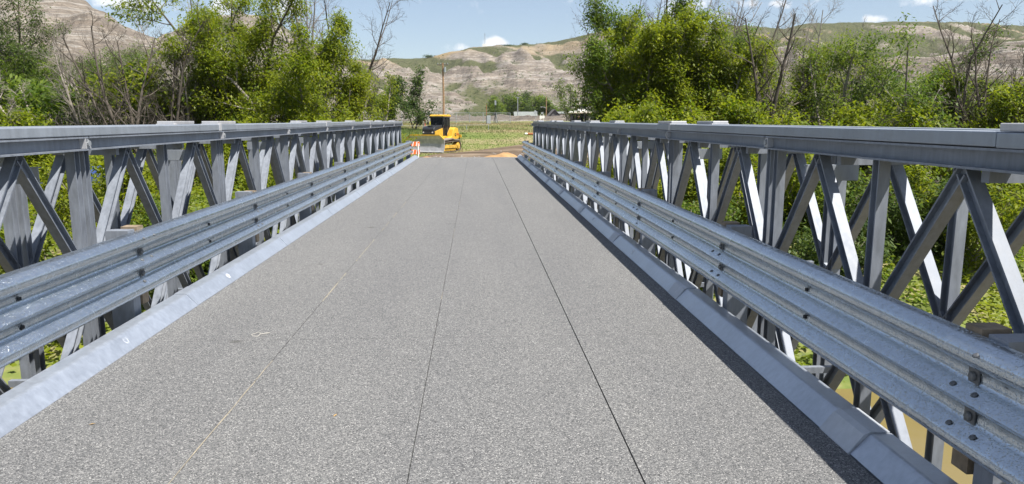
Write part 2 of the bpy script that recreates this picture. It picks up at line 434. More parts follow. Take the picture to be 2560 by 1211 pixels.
# ------------------------------------------------------------------ building helpers
class MB:
    def __init__(self):
        self.v, self.f, self.mi = [], [], []

    def add(self, vs, fs, mi=0):
        o = len(self.v)
        self.v += [tuple(x) for x in vs]
        self.f += [tuple(i + o for i in f) for f in fs]
        self.mi += [mi] * len(fs)
        return self

    def box(self, c, s, rot=None, mi=0):
        hx, hy, hz = s[0] / 2, s[1] / 2, s[2] / 2
        vs = [Vector((x, y, z)) for x in (-hx, hx) for y in (-hy, hy) for z in (-hz, hz)]
        if rot is not None:
            vs = [rot @ q for q in vs]
        c = Vector(c)
        vs = [q + c for q in vs]
        return self.add(vs, [(0, 1, 3, 2), (4, 6, 7, 5), (0, 4, 5, 1), (2, 3, 7, 6), (0, 2, 6, 4), (1, 5, 7, 3)], mi)

    def prism(self, prof, p0, p1, u, v, closed=True, mi=0):
        """profile (a,b) swept from p0 to p1, a along u and b along v"""
        p0, p1, u, v = Vector(p0), Vector(p1), Vector(u), Vector(v)
        k = len(prof)
        vs = [p0 + u * a + v * b_ for a, b_ in prof] + [p1 + u * a + v * b_ for a, b_ in prof]
        fs = []
        for i in range(k if closed else k - 1):
            j = (i + 1) % k
            fs.append((i, j, k + j, k + i))
        if closed:
            fs.append(tuple(range(k - 1, -1, -1))); fs.append(tuple(range(k, 2 * k)))
        return self.add(vs, fs, mi)

    def tube(self, pts, rad, k=6, cap=True, mi=0):
        pts = [Vector(p) for p in pts]
        vs, fs = [], []
        for i, p in enumerate(pts):
            d = (pts[min(i + 1, len(pts) - 1)] - pts[max(i - 1, 0)]).normalized()
            a = d.cross(Vector((0.31, .17, .93)))
            if a.length < 1e-3:
                a = d.cross(Vector((1, 0, 0)))
            a.normalize(); b_ = d.cross(a)
            r = rad[i] if hasattr(rad, '__len__') else rad
            for q in range(k):
                an = 2 * math.pi * q / k
                vs.append(p + a * (r * math.cos(an)) + b_ * (r * math.sin(an)))
        for i in range(len(pts) - 1):
            for q in range(k):
                q2 = (q + 1) % k
                fs.append((i * k + q, i * k + q2, (i + 1) * k + q2, (i + 1) * k + q))
        if cap:
            fs.append(tuple(range(k - 1, -1, -1)))
            fs.append(tuple((len(pts) - 1) * k + q for q in range(k)))
        return self.add(vs, fs, mi)

    def cyl(self, p0, p1, r, k=10, r2=None, mi=0):
        return self.tube([p0, p1], [r, r if r2 is None else r2], k, True, mi)

    def mesh(self, name, mats, smooth=False):
        me = bpy.data.meshes.new(name)
        me.from_pydata(self.v, [], self.f)
        for m_ in (mats if isinstance(mats, (list, tuple)) else [mats]):
            me.materials.append(M[m_])
        if any(self.mi):
            me.polygons.foreach_set('material_index', self.mi)
        if smooth:
            me.polygons.foreach_set('use_smooth', [True] * len(me.polygons))
        me.update()
        if smooth == 'edges':
            me.set_sharp_from_angle(angle=R(44))
        return me

    def build(self, name, mats, parent=None, smooth=False, loc=None):
        return obj(name, self.mesh(name, mats, smooth), parent, loc)


def obj(name, me, parent=None, loc=None, rot=None, scale=None):
    o = bpy.data.objects.new(name, me)
    col.objects.link(o)
    if parent is not None:
        o.parent = parent
    if loc is not None:
        o.location = loc
    if rot is not None:
        o.rotation_euler = rot
    if scale is not None:
        o.scale = scale if hasattr(scale, '__len__') else (scale,) * 3
    return o


def tag(o, label=None, cat=None, group=None, kind=None):
    if label: o['label'] = label
    if cat: o['category'] = cat
    if group: o['group'] = group
    if kind: o['kind'] = kind
    return o


def thing(name, loc, label, cat, group=None, rz=0, scale=None):
    o = bpy.data.objects.new(name, None)
    o.empty_display_size = .3
    col.objects.link(o)
    o.location = loc
    o.rotation_euler = (0, 0, rz)
    if scale: o.scale = (scale,) * 3
    return tag(o, label, cat, group)


def bevel(o, w, seg=2):
    md = o.modifiers.new('bevel', 'BEVEL')
    md.width = w; md.segments = seg; md.limit_method = 'ANGLE'; md.angle_limit = R(35)
    return o


def mesh_np(name, verts, faces, mats, smooth=False, attrs=None):
    """fast mesh from arrays; faces (N,4)"""
    me = bpy.data.meshes.new(name)
    nv, nf = len(verts), len(faces)
    k = faces.shape[1]
    me.vertices.add(nv); me.vertices.foreach_set('co', np.ascontiguousarray(verts, dtype=np.float32).ravel())
    me.loops.add(nf * k); me.loops.foreach_set('vertex_index', np.ascontiguousarray(faces, dtype=np.int32).ravel())
    me.polygons.add(nf); me.polygons.foreach_set('loop_start', np.arange(0, nf * k, k, dtype=np.int32))
    if smooth:
        me.polygons.foreach_set('use_smooth', np.ones(nf, dtype=bool))
    for m_ in (mats if isinstance(mats, (list, tuple)) else [mats]):
        me.materials.append(M[m_])
    for nm, (dom, arr) in (attrs or {}).items():
        a = me.attributes.new(nm, 'FLOAT', dom)
        a.data.foreach_set('value', np.ascontiguousarray(arr, dtype=np.float32))
    me.update(calc_edges=True)
    me.validate()
    return me


# numpy value noise
def _h(ix, iy, s):
    h = (ix.astype(np.int64) * 374761393 + iy.astype(np.int64) * 668265263 + s * 1442695041) & 0xFFFFFFFF
    h = ((h ^ (h >> 13)) * 1274126177) & 0xFFFFFFFF
    return ((h ^ (h >> 16)) & 0xFFFF) / 65535.0


def vnoise(x, y, s=0):
    x = np.asarray(x, float); y = np.asarray(y, float)
    ix, iy = np.floor(x), np.floor(y)
    fx, fy = x - ix, y - iy
    fx = fx * fx * (3 - 2 * fx); fy = fy * fy * (3 - 2 * fy)
    a, b_ = _h(ix, iy, s), _h(ix + 1, iy, s)
    c, d = _h(ix, iy + 1, s), _h(ix + 1, iy + 1, s)
    return (a * (1 - fx) + b_ * fx) * (1 - fy) + (c * (1 - fx) + d * fx) * fy


def fbm(x, y, s=0, o=4, g=.5):
    t, a, tot = 0, 1, 0
    for i in range(o):
        t = t + a * vnoise(x * 2 ** i, y * 2 ** i, s + i * 17); tot += a; a *= g
    return t / tot


def ridge(x, y, s=0, o=3):
    t, a, tot = 0, 1, 0
    for i in range(o):
        t = t + a * (1 - np.abs(2 * vnoise(x * 2 ** i, y * 2 ** i, s + i * 13) - 1)); tot += a; a *= .5
    return t / tot


# ------------------------------------------------------------------ terrain
WATER = -4.2
_LY = [-2000, -60, -34, -22, -16, 12, 15.5, 18, 24, 30, 40, 60, 80, 110, 160, 250, 400, 3000]
_SIDE = [-.6, -.6, -1.0, -3.0, -5.2, -5.2, -4.3, -3.5, -2.3, -1.6, -1.3, -1.0, .15, .9, 1.2, 1.5, 1.6, 1.6]
_PY = [26, 31.0, 36, 50, 60, 80, 110, 160, 250, 400, 3000]
_LANE = [-1.8, -.22, -.38, -.92, -1.0, .15, .9, 1.2, 1.5, 1.6, 1.6]


def gnd(x, y):
    x = np.asarray(x, float); y = np.asarray(y, float)
    yy = y + 1.6 * (vnoise(x / 9., y * 0 + 3, 5) - .5)
    s = np.interp(yy, _LY, _SIDE)
    p = np.interp(y, _PY, _LANE)
    w = np.exp(-((x + .3) / 4.2) ** 4) * np.clip((y - 27) / 3.5, 0, 1)
    z = s * (1 - w) + p * w
    z = z + (fbm(x / 7., y / 7., 3) - .5) * .55 * np.clip(1 - w, .1, 1) + (fbm(x / 1.6, y / 1.6, 9) - .5) * .14
    return z


def g1(x, y):
    return float(gnd(np.array([x]), np.array([y]))[0])


def stretch(lo, hi, near, step, far):
    """coordinates with a fine stretch near the bridge and growing steps beyond"""
    a = list(np.arange(near[0], near[1] + 1e-6, step))
    d, q = step, near[1]
    while q < hi:
        d *= 1.16; q += min(d, far); a.append(q)
    d, q = step, near[0]
    while q > lo:
        d *= 1.16; q -= min(d, far); a.insert(0, q)
    return np.array(a)


xs = stretch(-2500, 2500, (-34, 34), .8, 220)
ys = stretch(-2500, 2600, (-24, 90), .8, 220)
GX, GY = np.meshgrid(xs, ys)
GZ = gnd(GX, GY)
V = np.stack([GX, GY, GZ], -1).reshape(-1, 3)
nx = len(xs)
ii = (np.arange(len(ys) - 1)[:, None] * nx + np.arange(nx - 1)[None]).ravel()
FQ = np.stack([ii, ii + 1, ii + nx + 1, ii + nx], -1)
tag(obj('ground', mesh_np('ground', V, FQ, 'field', True)), kind='structure')

wb = MB()
wb.add([(-900, -26, WATER), (900, -26, WATER), (900, 22, WATER), (-900, 22, WATER)], [(0, 1, 2, 3)])
tag(wb.build('river', 'muddy_water'), kind='structure')

# ---- badlands hills: skyline of each range given as photo pixels, range distance as real metres
SKY_A = [(-900, -260), (-500, -240), (-300, -120), (-100, -60), (60, -25), (160, -22), (215, 0), (232, 20), (262, 32), (300, 60), (335, 76), (372, 90), (400, 97), (450, 130), (520, 200), (600, 300)]
SKY_B = [(-600, 60), (0, 110), (250, 130), (330, 118), (400, 96), (440, 78), (490, 61), (540, 45), (600, 36), (680, 50), (760, 98), (820, 130), (850, 142), (930, 180), (1020, 250), (1100, 300)]
SKY_C = [(-1200, 140), (600, 150), (820, 150), (930, 148), (1080, 145), (1140, 133), (1172, 121), (1250, 117), (1310, 112), (1362, 109), (1440, 94), (1520, 78), (1600, 66), (1700, 62), (1790, 60), (1880, 66), (1960, 72), (2010, 60), (2120, 57), (2232, 56), (2314, 57), (2450, 62), (2560, 66), (2800, 40), (3200, -20), (4000, 20)]
SKY_D = [(1480, 300), (1600, 262), (1760, 215), (1900, 190), (2050, 170), (2200, 150), (2330, 143), (2450, 112), (2560, 96), (2700, 60), (3000, 30), (4000, 60)]


def te(l_):
    q = [ray(*p) for p in l_]
    q.sort()
    return np.array([a for a, _ in q]), np.array([max(e, -.002) for _, e in q])


T = np.concatenate([np.linspace(-1.5, -.78, 60, endpoint=False), np.linspace(-.78, .84, 600), np.linspace(.84, 1.6, 60)[1:]])
YY = 150 * (1500 / 150) ** np.linspace(0, 1, 310)
TT, HY = np.meshgrid(T, YY)
HX = TT * HY


def rng_layer(skyl, yf, yc, seed, gul, shape):
    t_, e_ = te(skyl)
    E_ = np.interp(T, t_, e_)[None, :] + 0 * HY
    arc = HX
    wob = (fbm(arc / 160., HY * 0 + .5, seed, 3) - .5) * 2
    f = yf * (1 + .16 * wob); c = yc * (1 + .06 * wob)
    warp = (fbm(arc / 60., HY / 60., seed + 5, 3) - .5) * 30
    rd = ridge((arc + warp + HY * .22) / 62., HY / 260., seed + 1, 4)
    rd2 = ridge((arc + warp * .6) / 19., HY / 120., seed + 3, 3)
    s = (HY - f) / (c - f)
    env = np.clip(4 * s * (1 - s), 0, 1) ** .8
    s2 = s + gul * env * (rd - .62) + gul * .22 * env * (rd2 - .6)
    s2 = np.clip(s2, 0, 1)
    sx_, sy_ = zip(*shape)
    prof = np.interp(s2, sx_, sy_)
    Zc = E_ * c
    z = EYE + Zc * prof
    # small ledges of the harder beds
    per = 7.5
    z = z + .7 * np.sin(2 * np.pi * (z + 2.5 * wob) / per) * env * (prof > .05)
    z = np.where(s > 1, EYE + Zc - (HY - c) * .012 - 2.0 * np.clip((s - 1) * 3, 0, 1), z)
    z = np.where(prof <= 0, -3, z)
    return z, s2, rd, prof, rd2


SH_A = [(0, 0), (.1, .05), (.3, .22), (.42, .42), (.5, .47), (.72, .78), (.8, .83), (1, 1)]
SH_C = [(0, 0), (.12, .05), (.3, .2), (.42, .34), (.52, .40), (.62, .56), (.85, .86), (.93, .95), (1, 1)]
LAY = [rng_layer(SKY_A, 165, 330, 11, .48, SH_A), rng_layer(SKY_B, 240, 520, 31, .45, SH_C),
       rng_layer(SKY_C, 360, 900, 51, .31, SH_C), rng_layer(SKY_D, 190, 430, 71, .45, SH_A)]
Z = np.stack([q[0] for q in LAY])
which = Z.argmax(0)
HZ = Z.max(0)
pick = lambda k: np.take_along_axis(np.stack([q[k] + 0 * HY for q in LAY]), which[None], 0)[0]
S2, RD, PR, RD2 = pick(1), pick(2), pick(3), pick(4)
HZ = HZ + ((fbm(HX / 9., HY / 9., 91, 4) - .5) * 2.6 + (ridge(HX / 7.5 + HY / 40., HY / 30., 95, 3) - .6) * 2.4 * np.clip(1.1 - PR, 0, 1)) * np.clip(PR * 6, 0, 1)
rib = ridge((HX + HY * .55 + (fbm(HX / 45., HY / 45., 66, 3) - .5) * 34) / 34., HY / 400., 67, 3)
ribw = np.clip((PR - .42) * 4, 0, 1) * np.clip((1.0 - PR) * 9, 0, 1) * np.select([which == 0, which == 1, which == 2], [.25, .8, 1.], .5)
HZ = HZ + (rib - .6) * 7.5 * ribw
base = gnd(HX, HY) - .5
HZ = np.maximum(HZ, base)
# vegetation: benches, gully beds and the grassy plateau edge
gyy, gxx = np.gradient(HZ)
dY = np.gradient(HY, axis=0); dX = np.gradient(HX, axis=1)
slope = np.sqrt((gyy / dY) ** 2 + (gxx / np.maximum(dX, .1)) ** 2)
big_n = fbm(HX / 130., HZ / 28., 77, 4)
veg_bias = np.select([which == 0, which == 1, which == 2, which == 3], [-.62, -.10, .13, .02])
right = np.clip((TT - .08) / .25, 0, 1) * (which == 2)
vegv = .36 + veg_bias + (.60 - RD) * 1.7 + (.58 - RD2) * .75 + (big_n - .5) * .8 - np.clip(slope - .55, 0, 1) * .35 + right * .07
vegv = np.where(PR > .84, vegv + .55 * np.clip((PR - .84) / .1, 0, 1) * np.select([which == 0, which == 1], [0, .45], 1.), vegv)
vegv = vegv + (.63 - rib) * 2.3 * ribw
vegv = np.where(PR < .07, vegv + .4, vegv)
vegv = np.clip(vegv, 0, 1)
och = np.clip((rib - .45) * 4, .25, 1) * np.clip((PR - .58) * 3, 0, 1) * np.clip((fbm(HX / 50., HY / 90., 45, 3) - .40) * 4, 0, 1) * np.select([which == 0, which == 1], [.15, .9], .85)
V = np.stack([HX, HY, HZ], -1).reshape(-1, 3)
nt_ = len(T)
ii = (np.arange(len(YY) - 1)[:, None] * nt_ + np.arange(nt_ - 1)[None]).ravel()
FQ = np.stack([ii, ii + 1, ii + nt_ + 1, ii + nt_], -1)
zf = (HZ - base).ravel()
keep = (zf[FQ].max(1) > .02)
hill = obj('hills', mesh_np('hills', V, FQ[keep], 'badlands', True, {'veg': ('POINT', vegv.ravel()), 'ochre': ('POINT', och.ravel())}))
tag(hill, kind='structure')


def hill_z(x, y):
    t = x / y
    a = np.interp(t, T, np.arange(nt_)); b_ = np.interp(math.log(y), np.log(YY), np.arange(len(YY)))
    i, j = int(min(a, nt_ - 2)), int(min(b_, len(YY) - 2))
    fa, fb = a - i, b_ - j
    return (HZ[j, i] * (1 - fa) + HZ[j, i + 1] * fa) * (1 - fb) + (HZ[j + 1, i] * (1 - fa) + HZ[j + 1, i + 1] * fa) * fb


def crest(px, py, y0, y1):
    """the point of the skyline seen in the direction of a photo pixel"""
    t, _ = ray(px, py)
    yq = np.linspace(y0, y1, 160)
    zq = np.array([hill_z(t * q, q) for q in yq])
    i = int(((zq - EYE) / yq).argmax())
    return Vector((t * yq[i], yq[i], zq[i]))


def npr(seed):
    return np.random.default_rng(seed)


def leaves_np(P, length, width, rg, droop=.8, tint=None):
    """diamond leaves at P; returns verts, faces, tint"""
    N = len(P)
    an = rg.uniform(0, 2 * math.pi, N)
    d = np.stack([np.cos(an), np.sin(an), rg.normal(0, .45, N) - droop], -1)
    d /= np.linalg.norm(d, axis=1)[:, None]
    s = np.stack([-np.sin(an), np.cos(an), rg.normal(0, .45, N)], -1)
    s = s - d * (s * d).sum(1)[:, None]
    s = s; s /= np.maximum(np.linalg.norm(s, axis=1), 1e-6)[:, None]
    L = (length * rg.uniform(.65, 1.3, N))[:, None]; W_ = (width * rg.uniform(.7, 1.3, N))[:, None]
    v = np.stack([P, P + d * L * .45 + s * W_ * .5, P + d * L, P + d * L * .45 - s * W_ * .5], 1).reshape(-1, 3)
    f = np.arange(4 * N).reshape(N, 4)
    return v, f, (rg.uniform(0, 1, N) if tint is None else tint)


# dark shrubs dotted over the slopes
rg = npr(5)
cand = []
nv = HZ.size
fi = rg.integers(0, nv, 26000)
jj, kk = fi // nt_, fi % nt_
ok = (PR[jj, kk] > .02) & (PR[jj, kk] < .97) & (np.abs(TT[jj, kk]) < .9) & (vnoise(HX[jj, kk] / 40, HY[jj, kk] / 40, 8) > .42) & (which[jj, kk] > 0)
PP = np.stack([HX[jj, kk], HY[jj, kk], HZ[jj, kk]], -1)[ok][:3600]
rep = 7
Pq = np.repeat(PP, rep, 0) + rg.normal(size=(len(PP) * rep, 3)) * np.array([.55, .55, .3]) + np.array([0, 0, .5])
v, f, tn = leaves_np(Pq, 1.0, .8, rg, .2)
tag(obj('hillside_shrubs', mesh_np('hillside_shrubs', v, f, 'leaf_deep', False, {'tint': ('FACE', tn * .6)})), kind='stuff')

# ------------------------------------------------------------------ dirt road past the bridge end
us = np.linspace(0, 1, 60); vs_ = np.linspace(-1, 1, 26)
cx = np.interp(us, [0, .25, .5, .75, 1], [-.3, .3, 3.0, 9, 26]); cy = np.interp(us, [0, .25, .5, .75, 1], [31.6, 41, 51, 59, 64])
hw = np.interp(us, [0, .2, .45, .75, 1], [3.2, 5.2, 8.2, 8.6, 7.0])
nxv, nyv = np.gradient(cy), -np.gradient(cx)
nl = np.hypot(nxv, nyv); nxv /= nl; nyv /= nl
RX = cx[:, None] + nxv[:, None] * hw[:, None] * vs_[None] * (1 + .22 * (vnoise(us[:, None] * 14 + vs_[None] * 0, np.sign(vs_)[None] * 2 + 5 + us[:, None] * 0, 4) - .5))
RY = cy[:, None] + nyv[:, None] * hw[:, None] * vs_[None]
edge = np.clip((1 - np.abs(vs_)) * 5, 0, 1)[None]
RZ = gnd(RX, RY) + .02 + .10 * edge + (fbm(RX / 1.1, RY / 2.5, 21) - .5) * .12 * edge
RZ = np.where(np.abs(vs_)[None] > .99, RZ - .12, RZ)
V = np.stack([RX, RY, RZ], -1).reshape(-1, 3)
k = len(vs_)
ii = (np.arange(len(us) - 1)[:, None] * k + np.arange(k - 1)[None]).ravel()
tag(obj('dirt_road', mesh_np('dirt_road', V, np.stack([ii, ii + 1, ii + k + 1, ii + k], -1), 'soil', True)), kind='structure')


def on_road(x, y):
    d = np.hypot(x[:, None] - cx[None], y[:, None] - cy[None])
    return (d - hw[None] * .93).min(1) < 0


# ------------------------------------------------------------------ the bridge
XC = -.3134
PIN0, PL = 5.744, 3.048
K0, K1 = -4, 8                    # panels behind and ahead of the camera
Y_START, Y_END = PIN0 + PL * K0, PIN0 + PL * K1
DECK_END = 31.6

deck = bpy.data.objects.new('bridge_deck', None); col.objects.link(deck); deck['kind'] = 'structure'
gaps = [-2.09, -1.05, 0, 1.05, 2.09]
gw = [0, .005, .004, .008, 0]
lens = [-7.0, -4.0, -.9, 2.15, 5.2, 8.25, 11.3, 14.35, 17.4, 20.45, 23.5, 26.55, DECK_END]
for i in range(4):
    for j in range(len(lens) - 1):
        x0, x1 = XC + gaps[i] + gw[i] / 2, XC + gaps[i + 1] - gw[i + 1] / 2
        y0, y1 = lens[j] + .0014, lens[j + 1] - .0014
        MB().box(((x0 + x1) / 2, (y0 + y1) / 2, -.06), (x1 - x0, y1 - y0, .12)).build('deck_panel', 'grit_deck', deck)
# sand packed into the two joints to the left
for xg, w_, s_ in ((-1.05, .009, 3), (0, .004, 4)):
    mb = MB(); y = -2.0; rr = random.Random(s_)
    while y < 14:
        L = rr.uniform(.25, .9)
        if rr.random() < (.8 if xg else .35):
            a = [(XC + xg + rr.uniform(-.4, .4) * w_ - w_ * .5 * rr.uniform(.3, 1), y + L * q / 4, .0015) for q in range(5)]
            c = [(XC + xg + rr.uniform(-.4, .4) * w_ + w_ * .5 * rr.uniform(.3, 1), y + L * q / 4, .0015) for q in range(5)]
            mb.add(a + c, [(q, 5 + q, 6 + q, q + 1) for q in range(4)])
        y += L
    mb.build('joint_sand', 'joint_dust', deck)
IPROF = lambda w_, h_, t_: [(-w_ / 2, -h_ / 2), (w_ / 2, -h_ / 2), (w_ / 2, -h_ / 2 + t_), (t_ / 2, -h_ / 2 + t_), (t_ / 2, h_ / 2 - t_), (w_ / 2, h_ / 2 - t_), (w_ / 2, h_ / 2), (-w_ / 2, h_ / 2), (-w_ / 2, h_ / 2 - t_), (-t_ / 2, h_ / 2 - t_), (-t_ / 2, -h_ / 2 + t_), (-w_ / 2, -h_ / 2 + t_)]
tm = MB().prism(IPROF(.16, .40, .014), (-2.62, 0, 0), (2.62, 0, 0), (0, 1, 0), (0, 0, 1)).mesh('transom', 'truss_steel')
for k in range(2 * K0, 2 * K1 + 1):
    obj('transom', tm, deck, (XC, PIN0 + PL * k / 2 + .25, -.345))
ab = MB().box((XC, 31.2, -1.6), (7.4, 1.4, 2.55)).build('abutment', 'concrete'); bevel(ab, .03); tag(ab, kind='structure')

# ---- trusses
ZB, ZT, ZM, ZL = 1.355, 1.458, .335, -.685
HPROF = IPROF(.070, .076, .010)


def member(L):       # H section standing along local z, flanges facing local y
    return MB().prism(HPROF, (0, 0, -L / 2), (0, 0, L / 2), (1, 0, 0), (0, 1, 0)).mesh('truss_member', 'truss_steel')


vert_me = member(ZB - ZL - .004)
LD = math.hypot(PL / 4, ZB - ZM) - .03
diag_me = member(LD)
DA = math.atan2(PL / 4, ZB - ZM)


def chord_mesh(y0, y1, z0, z1):
    mb = MB(); t = .012; fl = .058; h = z1 - z0
    for s in (1, -1):
        pr = [(0.046, 0), (0.046 + fl, 0), (0.046 + fl, t), (0.046 + t, t), (0.046 + t, h - t), (0.046 + fl, h - t), (0.046 + fl, h), (0.046, h)]
        mb.prism([(s * a, b_) for a, b_ in pr], (0, y0, z0), (0, y1, z0), (1, 0, 0), (0, 0, 1))
    return mb.mesh('chord', 'truss_steel')


chord_t = chord_mesh(.012, PL - .012, ZB, ZT)
chord_b = chord_mesh(.012, PL - .012, ZL - .105, ZL)
lug = MB()
for s in (1, -1):
    lug.box((s * .081, -.055, ZB + .052), (.05, .012, .075))
    lug.prism([(-.05, -.0375), (.05, -.0375), (.028, .03), (.0, .0375), (-.02, .03)], (s * .0635, 0, ZB + .052), (s * .088, 0, ZB + .052), (0, 1, 0), (0, 0, 1))
lug_me = lug.mesh('pin_lug', 'joint_zinc')
pin_me = MB().cyl((-.105, 0, 0), (.105, 0, 0), .023, 10).mesh('pin', 'grey_metal')
brace_me = MB().box((.25, 0, 0), (.52, .055, .06)).mesh('bracing_bar', 'truss_steel')
frame_mb = MB().box((.25, 0, 0), (.40, .012, .11))
frame_mb.box((.25, .02, -.055), (.40, .045, .008)); frame_mb.box((.25, .02, .055), (.40, .045, .008))
frame_me = frame_mb.mesh('bracing_plate', 'cap_steel')
tie_me = MB().box((.25, 0, 0), (.50, .045, .05)).mesh('bracing_tie', 'truss_steel')
CAPW = .205


def build_truss(side, label):
    root = thing('truss', (XC + side * 2.722, Y_START, 0), label, 'truss', 'trusses of the bridge')
    P = lambda dx, y, z: (side * dx, y - Y_START, z)
    for plane in (0, 1):
        dx = plane * .5
        for k in range(K0, K1):
            y0 = PIN0 + PL * k
            obj('top_chord', chord_t, root, P(dx, y0, 0))
            obj('bottom_chord', chord_b, root, P(dx, y0, 0))
            for yy in (y0 + .068, y0 + PL / 2, y0 + PL - .068):
                obj('vertical', vert_me, root, P(dx, yy, (ZB + ZL) / 2))
            for q in (0, 1):
                ya = y0 + PL * (.25 + .5 * q)
                for sy in (1, -1):
                    ym = ya + sy * (PL / 8 - (.035 if True else 0))
                    obj('diagonal', diag_me, root, P(dx, ya + sy * (PL / 8 - .012), (ZB + ZM) / 2 - .004), (sy * DA, 0, 0))
                    obj('diagonal', diag_me, root, P(dx, ya + sy * (PL / 8 - .012), (ZL + ZM) / 2 + .004), (-sy * DA, 0, 0))
        for k in range(K0, K1 + 1):
            yp = PIN0 + PL * k
            obj('pin_lug', lug_me, root, P(dx, yp, 0))
            obj('pin', pin_me, root, P(dx, yp, ZB + .052))
            obj('pin', pin_me, root, P(dx, yp, ZL - .053))
        # upper reinforcing chord in 6.1 m lengths, each ending under a raised cover
        for k in range(K0 - 1, K1 + 1, 2):
            ys_ = max(PIN0 + PL * k + .455, Y_START)
            ye = min(PIN0 + PL * (k + 2) + .45, Y_END - .85 if side > 0 else Y_END - .1)
            if ye - ys_ > .3:
                up = .004 if (k // 2) % 2 else 0
                c = MB().box((0, (ye - ys_) / 2, (ZT + 1.531) / 2 + up), (CAPW, ye - ys_, 1.531 - ZT - .004)).build('cap_chord', 'cap_steel', root, loc=P(dx, ys_, 0))
                bevel(c, .006, 2)
            yb = PIN0 + PL * (k + 2) - .18
            if yb < Y_END - 1:
                c = MB().box((0, .315, 1.552), (CAPW - .02, .63, .036)).box((0, .04, 1.50), (CAPW + .008, .08, .08)).build('cap_cover', 'joint_zinc', root, loc=P(dx, yb, 0))
                bevel(c, .004, 1)
    for k in range(K0, K1):
        y0 = PIN0 + PL * k
        for off in (.62, 2.02):
            obj('bracing_bar', brace_me, root, P(0, y0 + off, ZB - .034), None, (side, 1, 1))
        obj('bracing_plate', frame_me, root, P(0, y0 + 2.62, ZB - .16), None, (side, 1, 1))
        obj('bracing_tie', tie_me, root, P(0, y0 + .30, ZM + .02), None, (side, 1, 1))
        obj('bracing_tie', tie_me, root, P(0, y0 + 2.75, ZL + .30), None, (side, 1, 1))
    return root


build_truss(-1, 'galvanised steel lattice truss along the left side of the bridge deck, lit by the sun')
build_truss(1, 'galvanised steel lattice truss along the right side of the bridge deck, inner face in shade')

# ---- guardrails
THRIE = [(0, 0), (.018, .044), (.042, .076), (.07, .083), (.098, .074), (.136, .012), (.152, 0), (.186, 0), (.202, .012), (.236, .070), (.253, .083), (.270, .072), (.306, .012), (.322, 0), (.356, 0), (.372, .012), (.408, .070), (.436, .083), (.464, .076), (.488, .044), (.506, 0)]
RAIL_TOP, RAIL_BACK = .735, 2.325


def rail_mesh(L, lap=.16):
    mb = MB()
    outer = [(d + .0, -t) for t, d in THRIE]
    inner = [(d - .0045, -t + (.0 if 0 < i < len(THRIE) - 1 else 0)) for i, (t, d) in enumerate(THRIE)]
    prof = outer + inner[::-1]
    p0 = Vector((0, -lap, 0)); p1 = Vector((.0055, L + lap, 0))
    mb.prism(prof, p0, p1, (1, 0, 0), (0, 0, 1))
    me = mb.mesh('rail_segment', 'rail_zinc', 'edges')
    return me


rail_me = rail_mesh(PL)
washer_me = MB().box((.004, 0, 0), (.006, .062, .062)).mesh('washer', 'dark_bolt')
head_me = MB().tube([(0, 0, 0), (.005, 0, 0), (.013, 0, 0), (.016, 0, 0)], [.020, .020, .016, .006], 10).mesh('bolt_head', 'dark_bolt')
slot_me = MB().box((0, 0, 0), (.006, .032, .02)).mesh('slot', 'hole')
spl_me = MB().tube([(0, 0, 0), (.003, 0, 0), (.006, 0, 0)], [.014, .014, .008], 10).mesh('splice_bolt', 'dark_bolt')
post_mb = MB().box((.09, -.055, .215), (.17, .11, 1.07))
post_me = post_mb.mesh('post', 'truss_steel')
block_me = MB().box((.065, .065, .44), (.125, .10, .62)).mesh('timber_block', 'timber')


def build_rail(side, label):
    root = thing('guardrail', (XC + side * RAIL_BACK, Y_START, 0), label, 'guardrail', 'guardrails of the bridge')
    P = lambda dx, y, z: (side * dx, y - Y_START, z)
    S = (-side, 1, 1)
    for k in range(K0, K1):
        y0 = PIN0 + PL * k
        L = obj('rail_segment', rail_me, root, P(-.0, y0, RAIL_TOP), None, S)
    # short end length past the last post
    endm = rail_mesh(.5, .1)
    obj('rail_segment', endm, root, P(0, PIN0 + PL * K1, RAIL_TOP), (0, 0, -side * R(11)), S)
    rr = random.Random(4 + side)
    for k in range(K0, K1 + 1):
        y = PIN0 + PL * k
        obj('post', post_me, root, P(.003, y - .02, 0), None, (side, 1, 1))
        bl = obj('timber_block', block_me, root, P(.003, y, rr.uniform(-.012, .012)), (0, 0, rr.uniform(-.04, .04)), (side, 1, 1))
        for zz in (RAIL_TOP - .169, RAIL_TOP - .339):
            w = obj('washer', washer_me, root, P(-.007, y + .01, zz), (rr.uniform(-.15, .15), 0, 0), S)
            obj('bolt_head', head_me, w, (.008, 0, 0))
        # splice bolts in the sloping faces, two per corrugation
        for (t, d, an) in ((.05, .081, 1.1), (.222, .05, 1.0), (.392, .05, 1.0)):
            for yy in (-.07, .09):
                if rr.random() < .9:
                    obj('splice_bolt', spl_me, root, P(-d - .004, y + yy + rr.uniform(-.02, .02), RAIL_TOP - t), (0, -side * -.9 if False else (R(-55) if side < 0 else R(-125)), 0), None)
        if k < K1:
            for zz in (RAIL_TOP - .169, RAIL_TOP - .339):
                obj('slot', slot_me, root, P(-.007, y + PL / 2, zz), (rr.uniform(-.1, .1), 0, 0))
    return root


build_rail(-1, 'shiny three-wave steel guardrail on timber blocks along the left edge of the deck')
build_rail(1, 'three-wave steel guardrail on timber blocks along the right edge of the deck, throwing shade')

# ---- kerbs
KP = [(0, -.12), (0, .002), (.080, .088), (.092, .097), (.106, .101), (.195, .101), (.195, -.12)]


